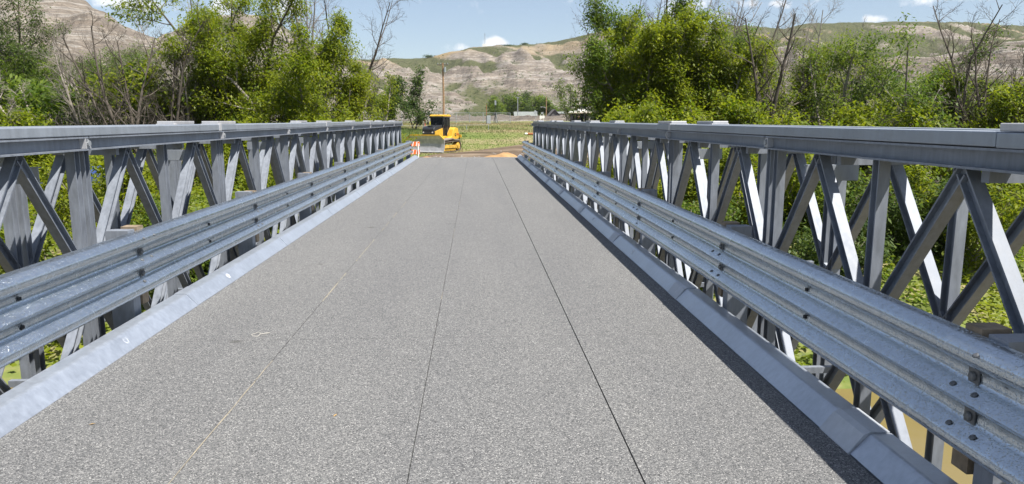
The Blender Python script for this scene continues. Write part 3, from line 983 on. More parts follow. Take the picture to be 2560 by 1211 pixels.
def build_kerb(side, label):
    root = thing('kerb', (XC + side * 2.095, Y_START, 0), label, 'kerb', 'kerbs of the bridge')
    sgn = [(side * a, b_) for a, b_ in KP]
    ys_ = [PIN0 + PL * k + .65 for k in range(K0, K1)] + [DECK_END - .4]
    rr = random.Random(9 + side)
    for a, b_ in zip(ys_[:-1], ys_[1:]):
        j = rr.uniform(-.005, .005)
        MB().prism(sgn, (j, a + .15, 0), (j + rr.uniform(-.004, .004), b_ - .15, 0), (1, 0, 0), (0, 0, 1)).build('kerb_segment', 'kerb_zinc', root, loc=(0, -Y_START, 0))
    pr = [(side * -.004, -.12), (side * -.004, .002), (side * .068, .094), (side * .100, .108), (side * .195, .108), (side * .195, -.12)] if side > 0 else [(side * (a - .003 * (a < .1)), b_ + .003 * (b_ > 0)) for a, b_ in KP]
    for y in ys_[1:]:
        MB().prism(pr, (0, y - .147, 0), (0, y + .147, 0), (1, 0, 0), (0, 0, 1)).build('joint_sunlit_piece', 'kerb_sunlit_patch' if side > 0 else 'kerb_zinc', root, loc=(0, -Y_START, 0))  # right side: patches of sunlight imitated by paler, reshaped pieces; left side: plain zinc
    # chalked rings on the face
    for y in ([3.35, 8.3, 11.2] if side > 0 else [5.05, 7.2]):
        pts = []
        for q in range(30):
            an = q * .52; r = .030 - .0005 * q
            pts.append((side * (.053 + r * .66 * math.sin(an)) - side * .003, y + r * math.cos(an), .058 + r * .70 * math.sin(an)))
        MB().tube(pts, .0016, 4).build('chalk_mark', 'chalk', root, loc=(0, -Y_START, 0))
    return root


build_kerb(-1, 'bright zinc kerb along the left deck edge in full sun')
build_kerb(1, 'bluish shaded zinc kerb along the right deck edge with sunlit patches put in as paler pieces')

# ------------------------------------------------------------------ trees
UPV = np.array([0, 0, 1.0])


def rot_away(d, ang, rnd):
    a = d.cross(Vector((rnd.gauss(0, 1), rnd.gauss(0, 1), rnd.gauss(0, 1))))
    if a.length < 1e-4:
        a = Vector((1, 0, 0))
    return (Matrix.Rotation(ang, 3, a.normalized()) @ d).normalized()


def tree_mesh(seed, H, stems=2, lean=(0, 0), spread=.9, flare=.18, r0=.13, nb=9, nt=6, leafy=1.0, lo=.12, hi=1.0,
              leaf=(.185, .066), per=6, sub=True, trop=.10, ang=(32, 62), bark='bark_grey', leafm='leaf_bright', blen=.42,
              step=.15, droop=.62, twig_r=.006, dead_sub=3, tintb=0.0):
    """a woody plant as (wood mesh, leaf mesh): stems fork into branches, twigs and leaf sprays"""
    rnd = random.Random(seed); rg = npr(seed)
    mb = MB(); sprays = []; st = []

    def grow(level, p, d, L, r, tr):
        nseg = (7, 5, 3, 2)[level]; k = (7, 5, 3, 3)[level]
        pts = [p.copy()]; q = p.copy(); d = d.copy()
        wob = (.10, .17, .22, .25)[level]
        for i in range(nseg):
            d = (d + Vector((rnd.gauss(0, wob), rnd.gauss(0, wob), rnd.gauss(0, wob) + tr))).normalized()
            q = q + d * (L / nseg); pts.append(q.copy())
        end = (.22, .25, .4, .5)[level]
        rad = [max(twig_r * .6, r * (1 - (1 - end) * i / nseg)) for i in range(nseg + 1)]
        if level == 0:
            rad[0] *= 1.25
        mb.tube(pts, rad, k, False)
        return pts, rad

    def at_t(pts, t):
        f_ = t * (len(pts) - 1); i = min(int(f_), len(pts) - 2)
        return pts[i].lerp(pts[i + 1], f_ - i), (pts[i + 1] - pts[i]).normalized(), i

    def spray(pts, dens, b0=0.0):
        n_ = len(pts) - 1
        for i in range(n_):
            L = (pts[i + 1] - pts[i]).length
            c = max(1, int(L / step))
            for q in range(c):
                pp = pts[i].lerp(pts[i + 1], (q + rnd.random()) / c)
                hz = pp.z / H
                w = 1.0
                if hz < lo: w = .15
                if hz > hi: w *= max(0, 1 - (hz - hi) / .12) * .6
                if rnd.random() < dens * w:
                    sprays.append(tuple(pp))

    for s in range(stems):
        a = 2 * math.pi * (s + rnd.random() * .6) / max(1, stems)
        fl = flare * rnd.uniform(.6, 1.3) if stems > 1 else flare * .3
        d = Vector((math.cos(a) * fl + lean[0] * rnd.uniform(.8, 1.2), math.sin(a) * fl + lean[1], 1)).normalized()
        Ls = H * rnd.uniform(.78, 1.0) / max(.45, d.z ** .8)
        p0 = Vector((math.cos(a) * r0 * .7, math.sin(a) * r0 * .7, -.35))
        pts, rad = grow(0, p0, d, Ls, r0 * rnd.uniform(.75, 1.1), trop * .25)
        for b_ in range(nb):
            t = lo * .8 + (1 - lo * .8) * (b_ + rnd.random()) / nb
            t = min(.98, max(.08, t))
            p, dd, i = at_t(pts, t)
            bd = rot_away(dd, R(rnd.uniform(*ang)), rnd)
            bL = H * blen * spread * (1.05 - .62 * t) * rnd.uniform(.6, 1.2)
            bp, brd = grow(1, p, bd, bL, rad[i] * .55, trop)
            for w in range(nt):
                tt = .22 + .78 * (w + rnd.random()) / nt
                tp, td, ti = at_t(bp, min(.99, tt))
                wd = rot_away(td, R(rnd.uniform(28, 60)), rnd)
                wL = bL * .46 * (1.15 - .6 * tt) * rnd.uniform(.6, 1.25)
                wp, wr = grow(2, tp, wd, wL, max(twig_r, brd[ti] * .42), trop * .6)
                if leafy > 0:
                    spray(wp, leafy)
                if sub:
                    for x in range(dead_sub):
                        sp_, sd, si = at_t(wp, rnd.uniform(.25, 1))
                        zd = rot_away(sd, R(rnd.uniform(25, 55)), rnd)
                        zp, zr = grow(3, sp_, zd, wL * rnd.uniform(.4, .85), twig_r * .8, trop * .3)
                        if leafy > 0:
                            spray(zp, leafy)
            if leafy > 0:
                spray(bp[2:], leafy * .5)
    wood = mb.mesh('trunk', bark, True)
    crown = None
    if leafy > 0 and sprays:
        S = np.array(sprays)
        P = np.repeat(S, per, 0) + rg.normal(size=(len(S) * per, 3)) * np.array([.19, .19, .16]) * (leaf[0] / .17)
        # young growth at the shoot ends is yellower: one tint per spray
        tn = np.repeat(np.clip(rg.normal(.45 + tintb, .24, len(S)), 0, 1), per) + rg.normal(0, .1, len(S) * per)
        v, f, tn = leaves_np(P, leaf[0], leaf[1], rg, droop, np.clip(tn, 0, 1))
        crown = mesh_np('crown', v, f, leafm, False, {'tint': ('FACE', tn)})
    return wood, crown


def plant(name, cat, meshes, loc, label, group=None, rz=0., scale=1.):
    root = thing(name, loc, label, cat, group, rz)
    root.scale = scale if hasattr(scale, '__len__') else (scale,) * 3
    w, c = meshes
    obj('trunk' if cat == 'tree' else 'stems', w, root)
    if c is not None:
        obj('crown' if cat == 'tree' else 'foliage', c, root)
    return root


def base_at(px, Y):
    t, _ = ray(px, 300)
    return t * Y


def H_for(px, Y, ytop, gz):
    return at(px, ytop, Y).z - gz


LEFTG, RIGHTG = 'trees on the bank left of the bridge', 'trees on the bank right of the bridge'
# px at the foot, distance, px of the top, settings, label
TREES = [
    # ---- left of the bridge
    (20, 46, -70, dict(seed=101, stems=2, leafy=1.0, leafm='leaf_deep', spread=1.25, nb=13, nt=7, hi=.95, bark='bark_dark'), 'dark green leafy tree at the far left edge in front of the layered butte', LEFTG),
    (140, 60, 128, dict(seed=102, stems=4, leafy=1.0, leafm='leaf_mid', spread=1.3, nb=13, nt=7), 'mid green broad tree low in front of the butte, behind the leaning bare trunks', LEFTG),
    (262, 64, 112, dict(seed=103, stems=3, leafy=1.0, leafm='leaf_mid', spread=1.2, nb=13, nt=7), 'green tree with a short dark trunk on the strip of lawn at the left', LEFTG),
    (372, 56, 118, dict(seed=104, stems=4, leafy=1.0, leafm='leaf_mid', spread=1.1, nb=13, nt=7), 'dark green tree behind the forked bare tree, below the gap between butte and ridge', LEFTG),
    (632, 38, -90, dict(seed=105, per=9, leaf=(.185, .068), stems=3, leafy=1.0, leafm='leaf_bright', spread=.86, flare=.2, nb=15, nt=8, r0=.16, bark='bark_dark', hi=.86, tintb=.05), 'tallest yellow-green tree left of the bridge, with a dark trunk and thin leafy top', LEFTG),
    (735, 37, 15, dict(seed=106, per=9, leaf=(.185, .068), stems=4, leafy=1.0, leafm='leaf_bright', spread=.86, flare=.28, nb=14, nt=8, tintb=.12), 'dense yellow-green tree with a pointed top just right of the tallest left tree', LEFTG),
    (842, 41, 150, dict(seed=107, per=9, leaf=(.185, .068), stems=4, leafy=1.0, leafm='leaf_bright', spread=.95, flare=.3, nb=10, nt=6, tintb=.1), 'low bushy yellow-green tree at the foot of the tall grey bare stems', LEFTG),
    (905, 44, 150, dict(seed=108, stems=2, leafy=.6, leafm='leaf_bright', spread=.7, flare=.3, nb=8), 'slim half-leafed tree with pale leaves leaning right over the end of the left truss', LEFTG),
    (88, 47, 150, dict(seed=109, stems=4, leafy=1.0, leafm='leaf_mid', spread=1.2, nb=13, nt=7), 'green tree filling the space under the butte between the dead leaning stems', LEFTG),
    (318, 50, 150, dict(seed=110, stems=4, leafy=1.0, leafm='leaf_mid', spread=1.1, nb=13, nt=7), 'green tree right behind the dark forked bare trunk at the left', LEFTG),
    (462, 62, 165, dict(seed=111, stems=4, leafy=.9, leafm='leaf_mid', spread=1.0, nb=12, nt=7), 'green low tree behind the yellow machine and the slender bare tree', LEFTG),
    # ---- right of the bridge
    (2062, 42, 128, dict(seed=132, stems=4, leafy=1.0, leafm='leaf_bright', spread=1.0, nb=13, nt=7), 'yellow-green tree behind the curved grey limbs sweeping right', RIGHTG),
    (2175, 41, 185, dict(seed=133, stems=4, leafy=1.0, leafm='leaf_bright', spread=1.1, nb=13, nt=7, tintb=.08), 'low yellow-green tree just left of the pale cliff on the right', RIGHTG),
    (2300, 38, 165, dict(seed=134, stems=4, leafy=1.0, leafm='leaf_mid', spread=1.1, nb=13, nt=7), 'mid green low tree just right of the pale cliff on the right', RIGHTG),
    (1640, 39, -25, dict(seed=121, per=9, leaf=(.185, .068), stems=4, leafy=1.0, leafm='leaf_mid', spread=.84, flare=.24, lo=.2, nb=15, nt=8, lean=(-.16, 0)), 'big green tree nearest the gravel, overhanging the end of the right truss', RIGHTG),
    (1632, 37, 15, dict(seed=135, per=9, leaf=(.185, .068), stems=4, leafy=1.0, leafm='leaf_bright', spread=.72, flare=.22, lo=.22, nb=15, nt=8, lean=(-.19, 0)), 'bright leafy tree leaning left in front of the big green one at the truss end', RIGHTG),
    (1590, 60, 6, dict(seed=122, stems=1, leafy=.9, leafm='leaf_deep', spread=.6, hi=1.1), 'dark green narrow treetop rising behind the big tree at the end of the right truss', RIGHTG),
    (1680, 36, 40, dict(seed=123, per=9, leaf=(.185, .068), stems=4, leafy=1.0, leafm='leaf_bright', spread=.85, flare=.28, nb=14, nt=8, tintb=.1, hi=.95), 'yellow-green tree second from the end of the right truss, with bare shoots on top', RIGHTG),
    (1770, 35, 75, dict(seed=124, per=9, leaf=(.185, .068), stems=4, leafy=1.0, leafm='leaf_bright', spread=1.0, flare=.3, nb=14, nt=8, tintb=.15, hi=.9), 'rounded bright yellow-green tree in the middle of the right thicket', RIGHTG),
    (1860, 38, 30, dict(seed=125, per=9, leaf=(.185, .068), stems=3, leafy=.85, leafm='leaf_mid', spread=.85, flare=.25, nb=13, nt=7, hi=.9), 'mid green tree with tufts up to the skyline left of the big forked tree', RIGHTG),
    (1990, 37, 70, dict(seed=126, per=9, leaf=(.185, .068), stems=4, leafy=.75, leafm='leaf_bright', spread=.95, flare=.3, nb=13, nt=7, hi=.85), 'thin yellow-green tree growing through the branches of the big forked bare tree', RIGHTG),
    (2110, 34, 70, dict(seed=127, stems=4, leafy=.85, leafm='leaf_mid', spread=.9, flare=.3, nb=10, nt=6, per=4), 'sparse grey-green tree below the grassy notch in the right ridge', RIGHTG),
    (2215, 36, 175, dict(seed=128, stems=3, leafy=1.0, leafm='leaf_deep', spread=1.05, flare=.35, nb=10, nt=6, per=8), 'dark green low tree in front of the pale cliff on the right', RIGHTG),
    (2330, 31, 10, dict(seed=129, stems=3, leafy=.6, leafm='leaf_mid', spread=.95, flare=.2, nb=9, nt=6, per=8, lean=(-.12, 0)), 'thin tree with separate leaf clumps reaching above the right ridge', RIGHTG),
    (2400, 32, 165, dict(seed=130, stems=4, leafy=.95, leafm='leaf_bright', spread=1.0, flare=.35, nb=10, nt=6, per=8), 'yellow-green low tree under the tall dark bare trunks at the right', RIGHTG),
    (2530, 30, 190, dict(seed=131, stems=4, leafy=1.0, leafm='leaf_bright', spread=1.0, flare=.35, nb=10, nt=6, per=8, tintb=.1), 'yellow-green low tree at the far right edge above the raised cover of the truss', RIGHTG),
]
BARE = [
    (205, 33, 108, dict(seed=201, stems=6, lean=(-1.15, .1), flare=.35, nb=13, nt=7, r0=0.111, bark='dead_twig', blen=.30, trop=.09), 'dead tree with long pale stems leaning hard to the left over the truss', LEFTG),
    (262, 35, 40, dict(seed=202, stems=4, lean=(-.5, .0), flare=.22, nb=13, nt=7, r0=0.102, bark='bark_grey', blen=.36), 'bare grey tree leaning left, its trunk foot near the lawn', LEFTG),
    (338, 34, -20, dict(seed=203, stems=4, lean=(-.1, 0), flare=.24, nb=13, nt=7, r0=0.111, bark='bark_dark', blen=.36), 'bare dark tree forking low, straight tip rising into the sky gap', LEFTG),
    (428, 36, 20, dict(seed=204, stems=3, lean=(.05, 0), flare=.2, nb=13, nt=7, r0=0.111, bark='bark_dark', blen=.36), 'bare tree with a crooked fork between the sky gap and the tallest leafy tree', LEFTG),
    (486, 37, 60, dict(seed=205, stems=3, lean=(.0, 0), flare=.22, nb=13, nt=7, r0=0.085, bark='bark_grey', blen=.34), 'slender bare grey tree next to the yellow machine', LEFTG),
    (545, 44, -120, dict(seed=206, stems=4, lean=(-.32, 0), flare=.2, nb=13, nt=7, r0=0.093, bark='bark_grey', blen=.34), 'bare tree whose long branches sweep left above the ochre ridge', LEFTG),
    (782, 50, -150, dict(seed=207, stems=5, lean=(0, 0), flare=.12, nb=13, nt=7, r0=0.162, bark='bark_grey', blen=.28, trop=.16), 'tall bare tree with thick pale grey upright trunks above the yellow-green crowns', LEFTG),
    (862, 46, -60, dict(seed=208, stems=4, lean=(.10, 0), flare=.22, nb=13, nt=7, r0=0.111, bark='bark_dark', blen=.33, trop=.14), 'bare tree fanning out to the right against open sky left of the far bench', LEFTG),
    (1560, 48, -60, dict(seed=221, stems=4, flare=.2, nb=13, nt=7, r0=0.119, bark='bark_dark', blen=.32, trop=.14), 'bare dark stems standing up out of the big green tree at the truss end', RIGHTG),
    (1690, 44, -70, dict(seed=222, stems=4, flare=.16, nb=13, nt=7, r0=0.128, bark='bark_dark', blen=.30, trop=.15), 'tall bare tree with a straight dark stem over the yellow-green thicket', RIGHTG),
    (1770, 50, -50, dict(seed=223, stems=6, flare=.2, nb=13, nt=7, r0=0.093, bark='dead_twig', blen=.30, trop=.15), 'pale twiggy bare tree in front of the small white cloud', RIGHTG),
    (1815, 46, -60, dict(seed=224, stems=4, flare=.2, nb=13, nt=7, r0=0.119, bark='bark_dark', blen=.32, trop=.15), 'bare tree with a dark V of stems against the sky, right of the small cloud', RIGHTG),
    (1882, 34, 2, dict(seed=225, stems=4, lean=(.28, 0), flare=.22, nb=13, nt=7, r0=0.145, bark='bark_dark', blen=.34, trop=.13), 'big forked bare tree with a thick dark trunk leaning right', RIGHTG),
    (2040, 38, 10, dict(seed=226, stems=5, lean=(.25, 0), flare=.25, nb=13, nt=7, r0=0.085, bark='bark_grey', blen=.34, trop=.13), 'bare tree with curved grey limbs sweeping right towards the notch', RIGHTG),
    (2130, 30, 190, dict(seed=227, stems=5, lean=(.75, 0), flare=.3, nb=13, nt=7, r0=0.068, bark='dead_twig', blen=.34, trop=.03), 'fallen-looking dead tree with pale branches spread low to the right', RIGHTG),
    (2420, 31, -40, dict(seed=228, stems=4, flare=.17, nb=13, nt=7, r0=0.111, bark='bark_dark', blen=.32, trop=.15), 'tall bare tree with three dark upright trunks in front of the right ridge', RIGHTG),
    (2505, 30, -30, dict(seed=229, stems=4, lean=(.08, 0), flare=.18, nb=13, nt=7, r0=0.093, bark='bark_dark', blen=.30, trop=.15), 'bare tree at the right edge with twigs crossing the frame corner', RIGHTG),
    (1960, 52, 20, dict(seed=230, stems=7, flare=.25, nb=13, nt=7, r0=0.076, bark='dead_twig', blen=.30, trop=.15), 'clump of pale bare stems behind the big forked tree', RIGHTG),
]
for px, Y, ytop, kw, label, grp in TREES:
    x = base_at(px, Y); gz = g1(x, Y)
    H = H_for(px, Y, ytop, gz)
    kw = dict(kw)
    plant('leafy_tree', 'tree', tree_mesh(H=H, **kw), (x, Y, gz), label, grp)
for px, Y, ytop, kw, label, grp in BARE:
    x = base_at(px, Y); gz = g1(x, Y)
    H = H_for(px, Y, ytop, gz)
    plant('bare_tree', 'tree', tree_mesh(H=H, leafy=0, dead_sub=4, twig_r=.0068, **kw), (x, Y, gz), label, grp)

# ---- shrubs on the banks, several kinds copied with their parts
SH = [tree_mesh(301, 3.4, stems=7, flare=.55, r0=.045, nb=6, nt=5, leafm='leaf_bright', per=5, lo=.05, blen=.42, tintb=.12),
      tree_mesh(302, 3.2, stems=7, flare=.6, r0=.045, nb=6, nt=5, leafm='leaf_mid', per=5, lo=.05, blen=.42),
      tree_mesh(303, 3.0, stems=8, flare=.6, r0=.04, nb=6, nt=5, leafm='leaf_bright', per=5, lo=.03, blen=.40, tintb=.22),
      tree_mesh(304, 2.2, stems=9, flare=.9, r0=.03, nb=5, nt=4, leafm='leaf_deep', per=5, lo=.02, blen=.42),
      tree_mesh(305, 2.6, stems=9, flare=.8, r0=.03, nb=6, nt=5, leafy=.12, leafm='leaf_mid', per=4, lo=.02, blen=.42, bark='dead_twig', dead_sub=4)]
LG, RG = 'shrubs on the bank left of the bridge', 'shrubs on the bank right of the bridge'
SHRUBS = [
    (-19.6, 38, 1, 1.75, 'tall mid green shrub at the left edge behind the leaning dead stems', LG),
    (-17.2, 39, 0, 1.7, 'tall yellow-green shrub behind the foot of the left-leaning bare tree', LG),
    (-15.6, 40, 1, 1.75, 'tall mid green shrub behind the dark forked bare tree', LG),
    (-13.0, 39, 0, 1.55, 'tall yellow-green shrub between the crooked fork and the tallest left tree', LG),
    # x, y, kind, scale, label
    (-20.0, 32, 0, 1.15, 'yellow-green shrub at the far left edge over the truss, below the leaning dead stems', LG),
    (-18.0, 31.5, 2, 1.0, 'yellow-green shrub second from the left edge under the leaning dead stems', LG),
    (-17.4, 35, 2, .62, 'small bright shrub between the two bare trunks at the lawn', LG),
    (-14.2, 33.5, 4, 1.0, 'tangle of dead brush with few leaves by the forked bare trees', LG),
    (-14.9, 31.5, 4, .9, 'dead brush pile at the foot of the dark forked tree', LG),
    (-14.6, 36, 0, .75, 'bright leafy shrub in front of the slender bare tree and yellow machine', LG),
    (-10.2, 33, 2, 1.0, 'yellow-green shrub under the tallest left tree, nearest its trunk', LG),
    (-7.6, 33.5, 0, 1.02, 'yellow-green shrub in front of the pointed left tree, touching the truss line', LG),
    (-5.5, 36.0, 2, .95, 'yellow-green shrub nearest the far end of the left truss', LG),
    (-7.2, 19.5, 1, .9, 'green shrub on the slope seen through the left truss below the rail, nearest the water', LG),
    (-10.4, 22, 0, 1.0, 'leafy shrub seen through the left truss beside its middle panels', LG),
    (-14.5, 22.5, 4, .95, 'leafless tangle seen through the left truss in its nearest full panel', LG),
    (-6.2, 25.5, 2, .9, 'bright shrub on the slope close behind the far panels of the left truss', LG),
    (-10.6, 17.6, 0, .9, 'yellow-green shrub low at the water edge under the left guardrail', LG),
    (8.0, 35.6, 1, .85, 'dark green shrub at the far end of the right truss below the big tree', RG),
    (7.7, 33.0, 0, 1.15, 'yellow-green shrub below the second tree from the truss end', RG),
    (8.9, 32.6, 2, 1.3, 'brightest yellow-green shrub along the right truss, in the middle of the thicket', RG),
    (11.6, 32.4, 0, 1.3, 'yellow-green shrub left of the foot of the big forked bare tree', RG),
    (14.2, 31.2, 2, 1.3, 'bright shrub right of the foot of the big forked bare tree', RG),
    (17.0, 31.0, 0, 1.25, 'yellow-green shrub under the low dead branches at the right', RG),
    (19.8, 30.0, 2, 1.2, 'yellow-green shrub under the tall bare trunks at the right', RG),
    (22.6, 29.5, 2, 1.2, 'yellow-green shrub at the right edge above the truss top', RG),
    (5.6, 25.0, 2, 1.0, 'bright shrub on the slope close behind the far panels of the right truss', RG),
    (8.2, 22.5, 0, 1.05, 'leafy shrub on the slope behind the middle panels of the right truss', RG),
    (11.0, 24.0, 1, 1.15, 'green shrub with a dark trunk foot seen through the near right panels', RG),
    (13.8, 22.6, 3, 1.2, 'low deep green shrub in the gap between the near right verticals', RG),
    (9.8, 19.6, 3, .85, 'low deep green shrub nearest the water behind the right truss', RG),
    (16.2, 24.5, 4, 1.1, 'leafless tangle on the slope at the right edge, seen through the near truss panel', RG),
    (6.4, 20.2, 1, .8, 'mid green shrub at the water edge behind the right guardrail', RG),
    (15.4, 21.5, 0, 1.0, 'yellow-green shrub at the right edge seen under the top chord', RG),
]
for i, (x, y, kd, sc_, label, grp) in enumerate(SHRUBS):
    plant('shrub', 'shrub', SH[kd], (x, y, g1(x, y)), label, grp, rz=i * 1.7, scale=(sc_ * 1.05, sc_ * 1.05, sc_))

# ---- bank ground cover: low leaves and grass on both slopes
rg = npr(61)
N = 36000
x = np.where(rg.random(N) < .55, rg.uniform(2.5, 30, N), rg.uniform(-32, -3, N)); y = rg.uniform(15.2, 36, N)
z = gnd(x, y)
msk = (z > WATER + .1) & (fbm(x / 1.8, y / 1.8, 33) > .36)
P = np.stack([x, y, z + rg.uniform(.02, .38, N) * (.4 + vnoise(x / 1.2, y / 1.2, 12))], -1)[msk]
P = np.repeat(P, 3, 0) + rg.normal(size=(len(P) * 3, 3)) * .07
tn = np.clip(np.repeat(fbm(P[::3, 0] / 1.5, P[::3, 1] / 1.5, 41), 3) * 1.3 - .15 + rg.normal(0, .12, len(P)), 0, 1)
v, f, tn = leaves_np(P, .20, .10, rg, .1, tn)
tag(obj('ground_cover', mesh_np('ground_cover', v, f, 'leaf_bright', False, {'tint': ('FACE', tn)})), kind='stuff')


# ---- field grass beyond the bridge
def blades(x, y, h, w, tn, rg):
    N = len(x)
    z = gnd(x, y)
    a = rg.uniform(0, 2 * math.pi, N); b_ = rg.uniform(0, 2 * math.pi, N)
    ln_ = h * rg.uniform(.1, .5, N)
    B = np.stack([x, y, z - .02], -1); s = np.stack([np.cos(a), np.sin(a), 0 * a], -1) * w[:, None] * .5
    Tp = B + np.stack([np.cos(b_) * ln_, np.sin(b_) * ln_, h], -1)
    md = B + (Tp - B) * .55 - np.stack([np.cos(b_), np.sin(b_), 0 * b_], -1) * (ln_ * .12)[:, None]
    v = np.stack([B - s, B + s, md + s * .7, Tp + s * .12, Tp - s * .12, md - s * .7], 1).reshape(-1, 3)
    i = np.arange(N)[:, None] * 6
    f = np.concatenate([i + np.array([[0, 1, 2, 5]]), i + np.array([[5, 2, 3, 4]])], 1).reshape(-1, 4)
    return v, f, np.repeat(tn, 2)


rg = npr(77)
N = 85000
y = 33 + 100 * rg.random(N) ** 1.25
hwid = 8 + y * .28
x = rg.uniform(-1, 1, N) * hwid
keep = ~on_road(x, y) & ~((np.abs(x + .3) < 3.6) & (y < 36))
x, y = x[keep], y[keep]
pat = fbm(x / 9., y / 6., 51)
straw = np.clip((y - 92) / 14, 0, 1) * .5 + (pat - .5) * 2.6 + .24
left_reed = (x < -6.0) & (y > 50) & (y < 84)
straw = np.where(left_reed & (y > 64), straw + .35, straw)
mown = (x > -1) & (y > 62) & (y < 80)
h = (.07 + .16 * fbm(x / 3., y / 3., 53)) * np.where(mown, .55, 1) * np.where(left_reed, 3.2, 1) * np.where(y > 92, 1.25, 1)
h = h * rg.uniform(.6, 1.35, len(x))
v, f, tn = blades(x, y, h, .022 + .0006 * y + 0 * x, np.clip(straw + rg.normal(0, .08, len(x)), 0, 1), rg)
tag(obj('field_grass', mesh_np('field_grass', v, f, 'grass_blade', False, {'tint': ('FACE', tn)})), kind='stuff')

# ---- distant trees
FARM = [tree_mesh(401, 8, stems=2, r0=.2, nb=8, nt=5, leaf=(.55, .34), per=4, sub=False, leafm='leaf_mid', spread=1.0, step=.3, twig_r=.03, lo=.1),
        tree_mesh(402, 7, stems=3, r0=.2, nb=8, nt=5, leaf=(.5, .32), per=5, sub=False, leafm='leaf_mid', spread=1.15, step=.28, twig_r=.03, lo=.05),
        tree_mesh(403, 8, stems=3, r0=.2, nb=8, nt=5, leaf=(.5, .3), per=5, sub=False, leafm='leaf_deep', spread=.95, step=.28, twig_r=.03, lo=.05),
        tree_mesh(404, 11, stems=2, r0=.26, nb=13, nt=5, leaf=(.42, .26), per=5, sub=False, leafm='leaf_mid', spread=.62, step=.26, twig_r=.03, lo=.1, flare=.08)]
FG = 'trees of the grove below the hills'
FAR = [  # px, Y, ytop, kind, h of the mesh, label
    (1246, 285, 240, 1, 'leftmost round tree of the grove in front of the pale eroded hill'),
    (1268, 300, 236, 2, 'second tree from the left in the grove, above the tripod post'),
    (1291, 290, 231, 0, 'tree of the grove standing behind the tall thin grey pole'),
    (1312, 305, 229, 2, 'dark green tallest tree of the grove, above the pale-roofed house'),
    (1334, 290, 240, 1, 'tree of the grove directly above the back of the diamond sign'),
    (1352, 300, 238, 0, 'tree of the grove behind the white sign panels'),
    (1374, 285, 243, 1, 'rightmost round tree of the grove, beside the brown lamp pole'),
    (1322, 262, 262, 2, 'low dark tree of the grove close behind the pale roof'),
    (1238, 270, 258, 1, 'low bushy tree at the left end of the grove'),
    (1392, 300, 262, 0, 'thin pale tree between the grove and the gabled house'),
]
HS = [8, 7, 8, 11]
for i, (px, Y, yt, kd, label) in enumerate(FAR):
    x = base_at(px, Y); gz = g1(x, Y); s_ = H_for(px, Y, yt, gz) / HS[kd]
    plant('grove_tree', 'tree', FARM[kd], (x, Y, gz), label, FG, i * 2.1, (s_ * 1.15, s_ * 1.15, s_))
for px, Y, yt, kd, label in [(1421, 165, 190, 3, 'tall narrow green tree standing alone right of the gabled house'),
                             (966, 96, 196, 1, 'round tree left of the other field tree, near the end of the left truss'),
                             (1036, 92, 172, 2, 'dark green field tree with a visible trunk just left of the wooden pole'),
                             (1492, 150, 232, 1, 'green tree behind the white-roofed tractor'),
                             (930, 120, 215, 0, 'pale green tree behind the leaf tips at the end of the left truss')]:
    x = base_at(px, Y); gz = g1(x, Y); s_ = H_for(px, Y, yt, gz)
    if kd == 3:
        ms = FARM[3]; s_ /= HS[3]
    else:
        ms = tree_mesh(450 + px, s_, stems=2, r0=.12, nb=10, nt=6, leaf=(.30, .17), per=5, sub=True, dead_sub=2, leafm=('leaf_pale' if kd == 0 else 'leaf_mid' if kd == 1 else 'leaf_deep'), spread=.85, lo=.12, twig_r=.012, bark='bark_dark'); s_ = 1
    plant('field_tree', 'tree', ms, (x, Y, gz), label, None, 0, s_)
x = base_at(1060, 100); plant('bare_tree', 'tree', tree_mesh(471, H_for(1060, 100, 148, g1(x, 100)), stems=3, r0=.1, leafy=0, nb=9, nt=5, twig_r=.014, bark='dead_twig', blen=.3), (x, 100, g1(x, 100)), 'bare pale dead tree behind the dark green field tree by the pole')
# spruce
Y = 205; x = base_at(1458, Y); gz = g1(x, Y); H = H_for(1458, Y, 254, gz)
rg = npr(8)
q = rg.random(2600) ** .75
an = rg.uniform(0, 2 * math.pi, len(q)); rr_ = (1 - q) * H * .27 * np.sqrt(rg.random(len(q))) * (.75 + .35 * np.sin(q * 44))
P = np.stack([np.cos(an) * rr_, np.sin(an) * rr_, H * (.06 + .94 * q)], -1)
v, f, tn = leaves_np(P, .55, .28, rg, .45)
plant('spruce', 'tree', (MB().tube([(0, 0, -.3), (0, 0, H * .95)], [.14, .02], 6).mesh('trunk', 'bark_dark'), mesh_np('crown', v, f, 'leaf_spruce', False, {'tint': ('FACE', tn)})), (x, Y, gz), 'small dark spruce behind the white-roofed tractor')
# clumps on the skyline
for px, Yc, w_, h_, label in [(1072, 960, 5, 2.4, 'dark clump of bushes on the edge of the far left bench'), (1268, 930, 9, 1.3, 'low row of dark bushes on the skyline right of the radio mast'), (1312, 925, 2.5, 1.2, 'small dark bush on the skyline, far right of the radio mast')]:
    x, Yc, zz = crest(px, 120, 700, 1000)
    zz -= .3
    rg = npr(px)
    P = rg.normal(size=(700, 3)) * np.array([w_ * .6, 2, h_ * .35]) + np.array([0, 0, h_ * .5])
    v, f, tn = leaves_np(P, 1.0, .7, rg, .1)
    tag(obj('skyline_bush', mesh_np('skyline_bush', v, f, 'leaf_deep', False, {'tint': ('FACE', tn * .4)}), loc=(x, Yc, zz)), label, 'bush')

# ------------------------------------------------------------------ bulldozer
dz = thing('bulldozer', at(1093, 380, 60) * 1.0, 'yellow crawler bulldozer with a black hood and wide grey blade parked beside the dirt road', 'bulldozer', rz=R(-25))
dz.location.z = g1(dz.location.x, dz.location.y) + .06
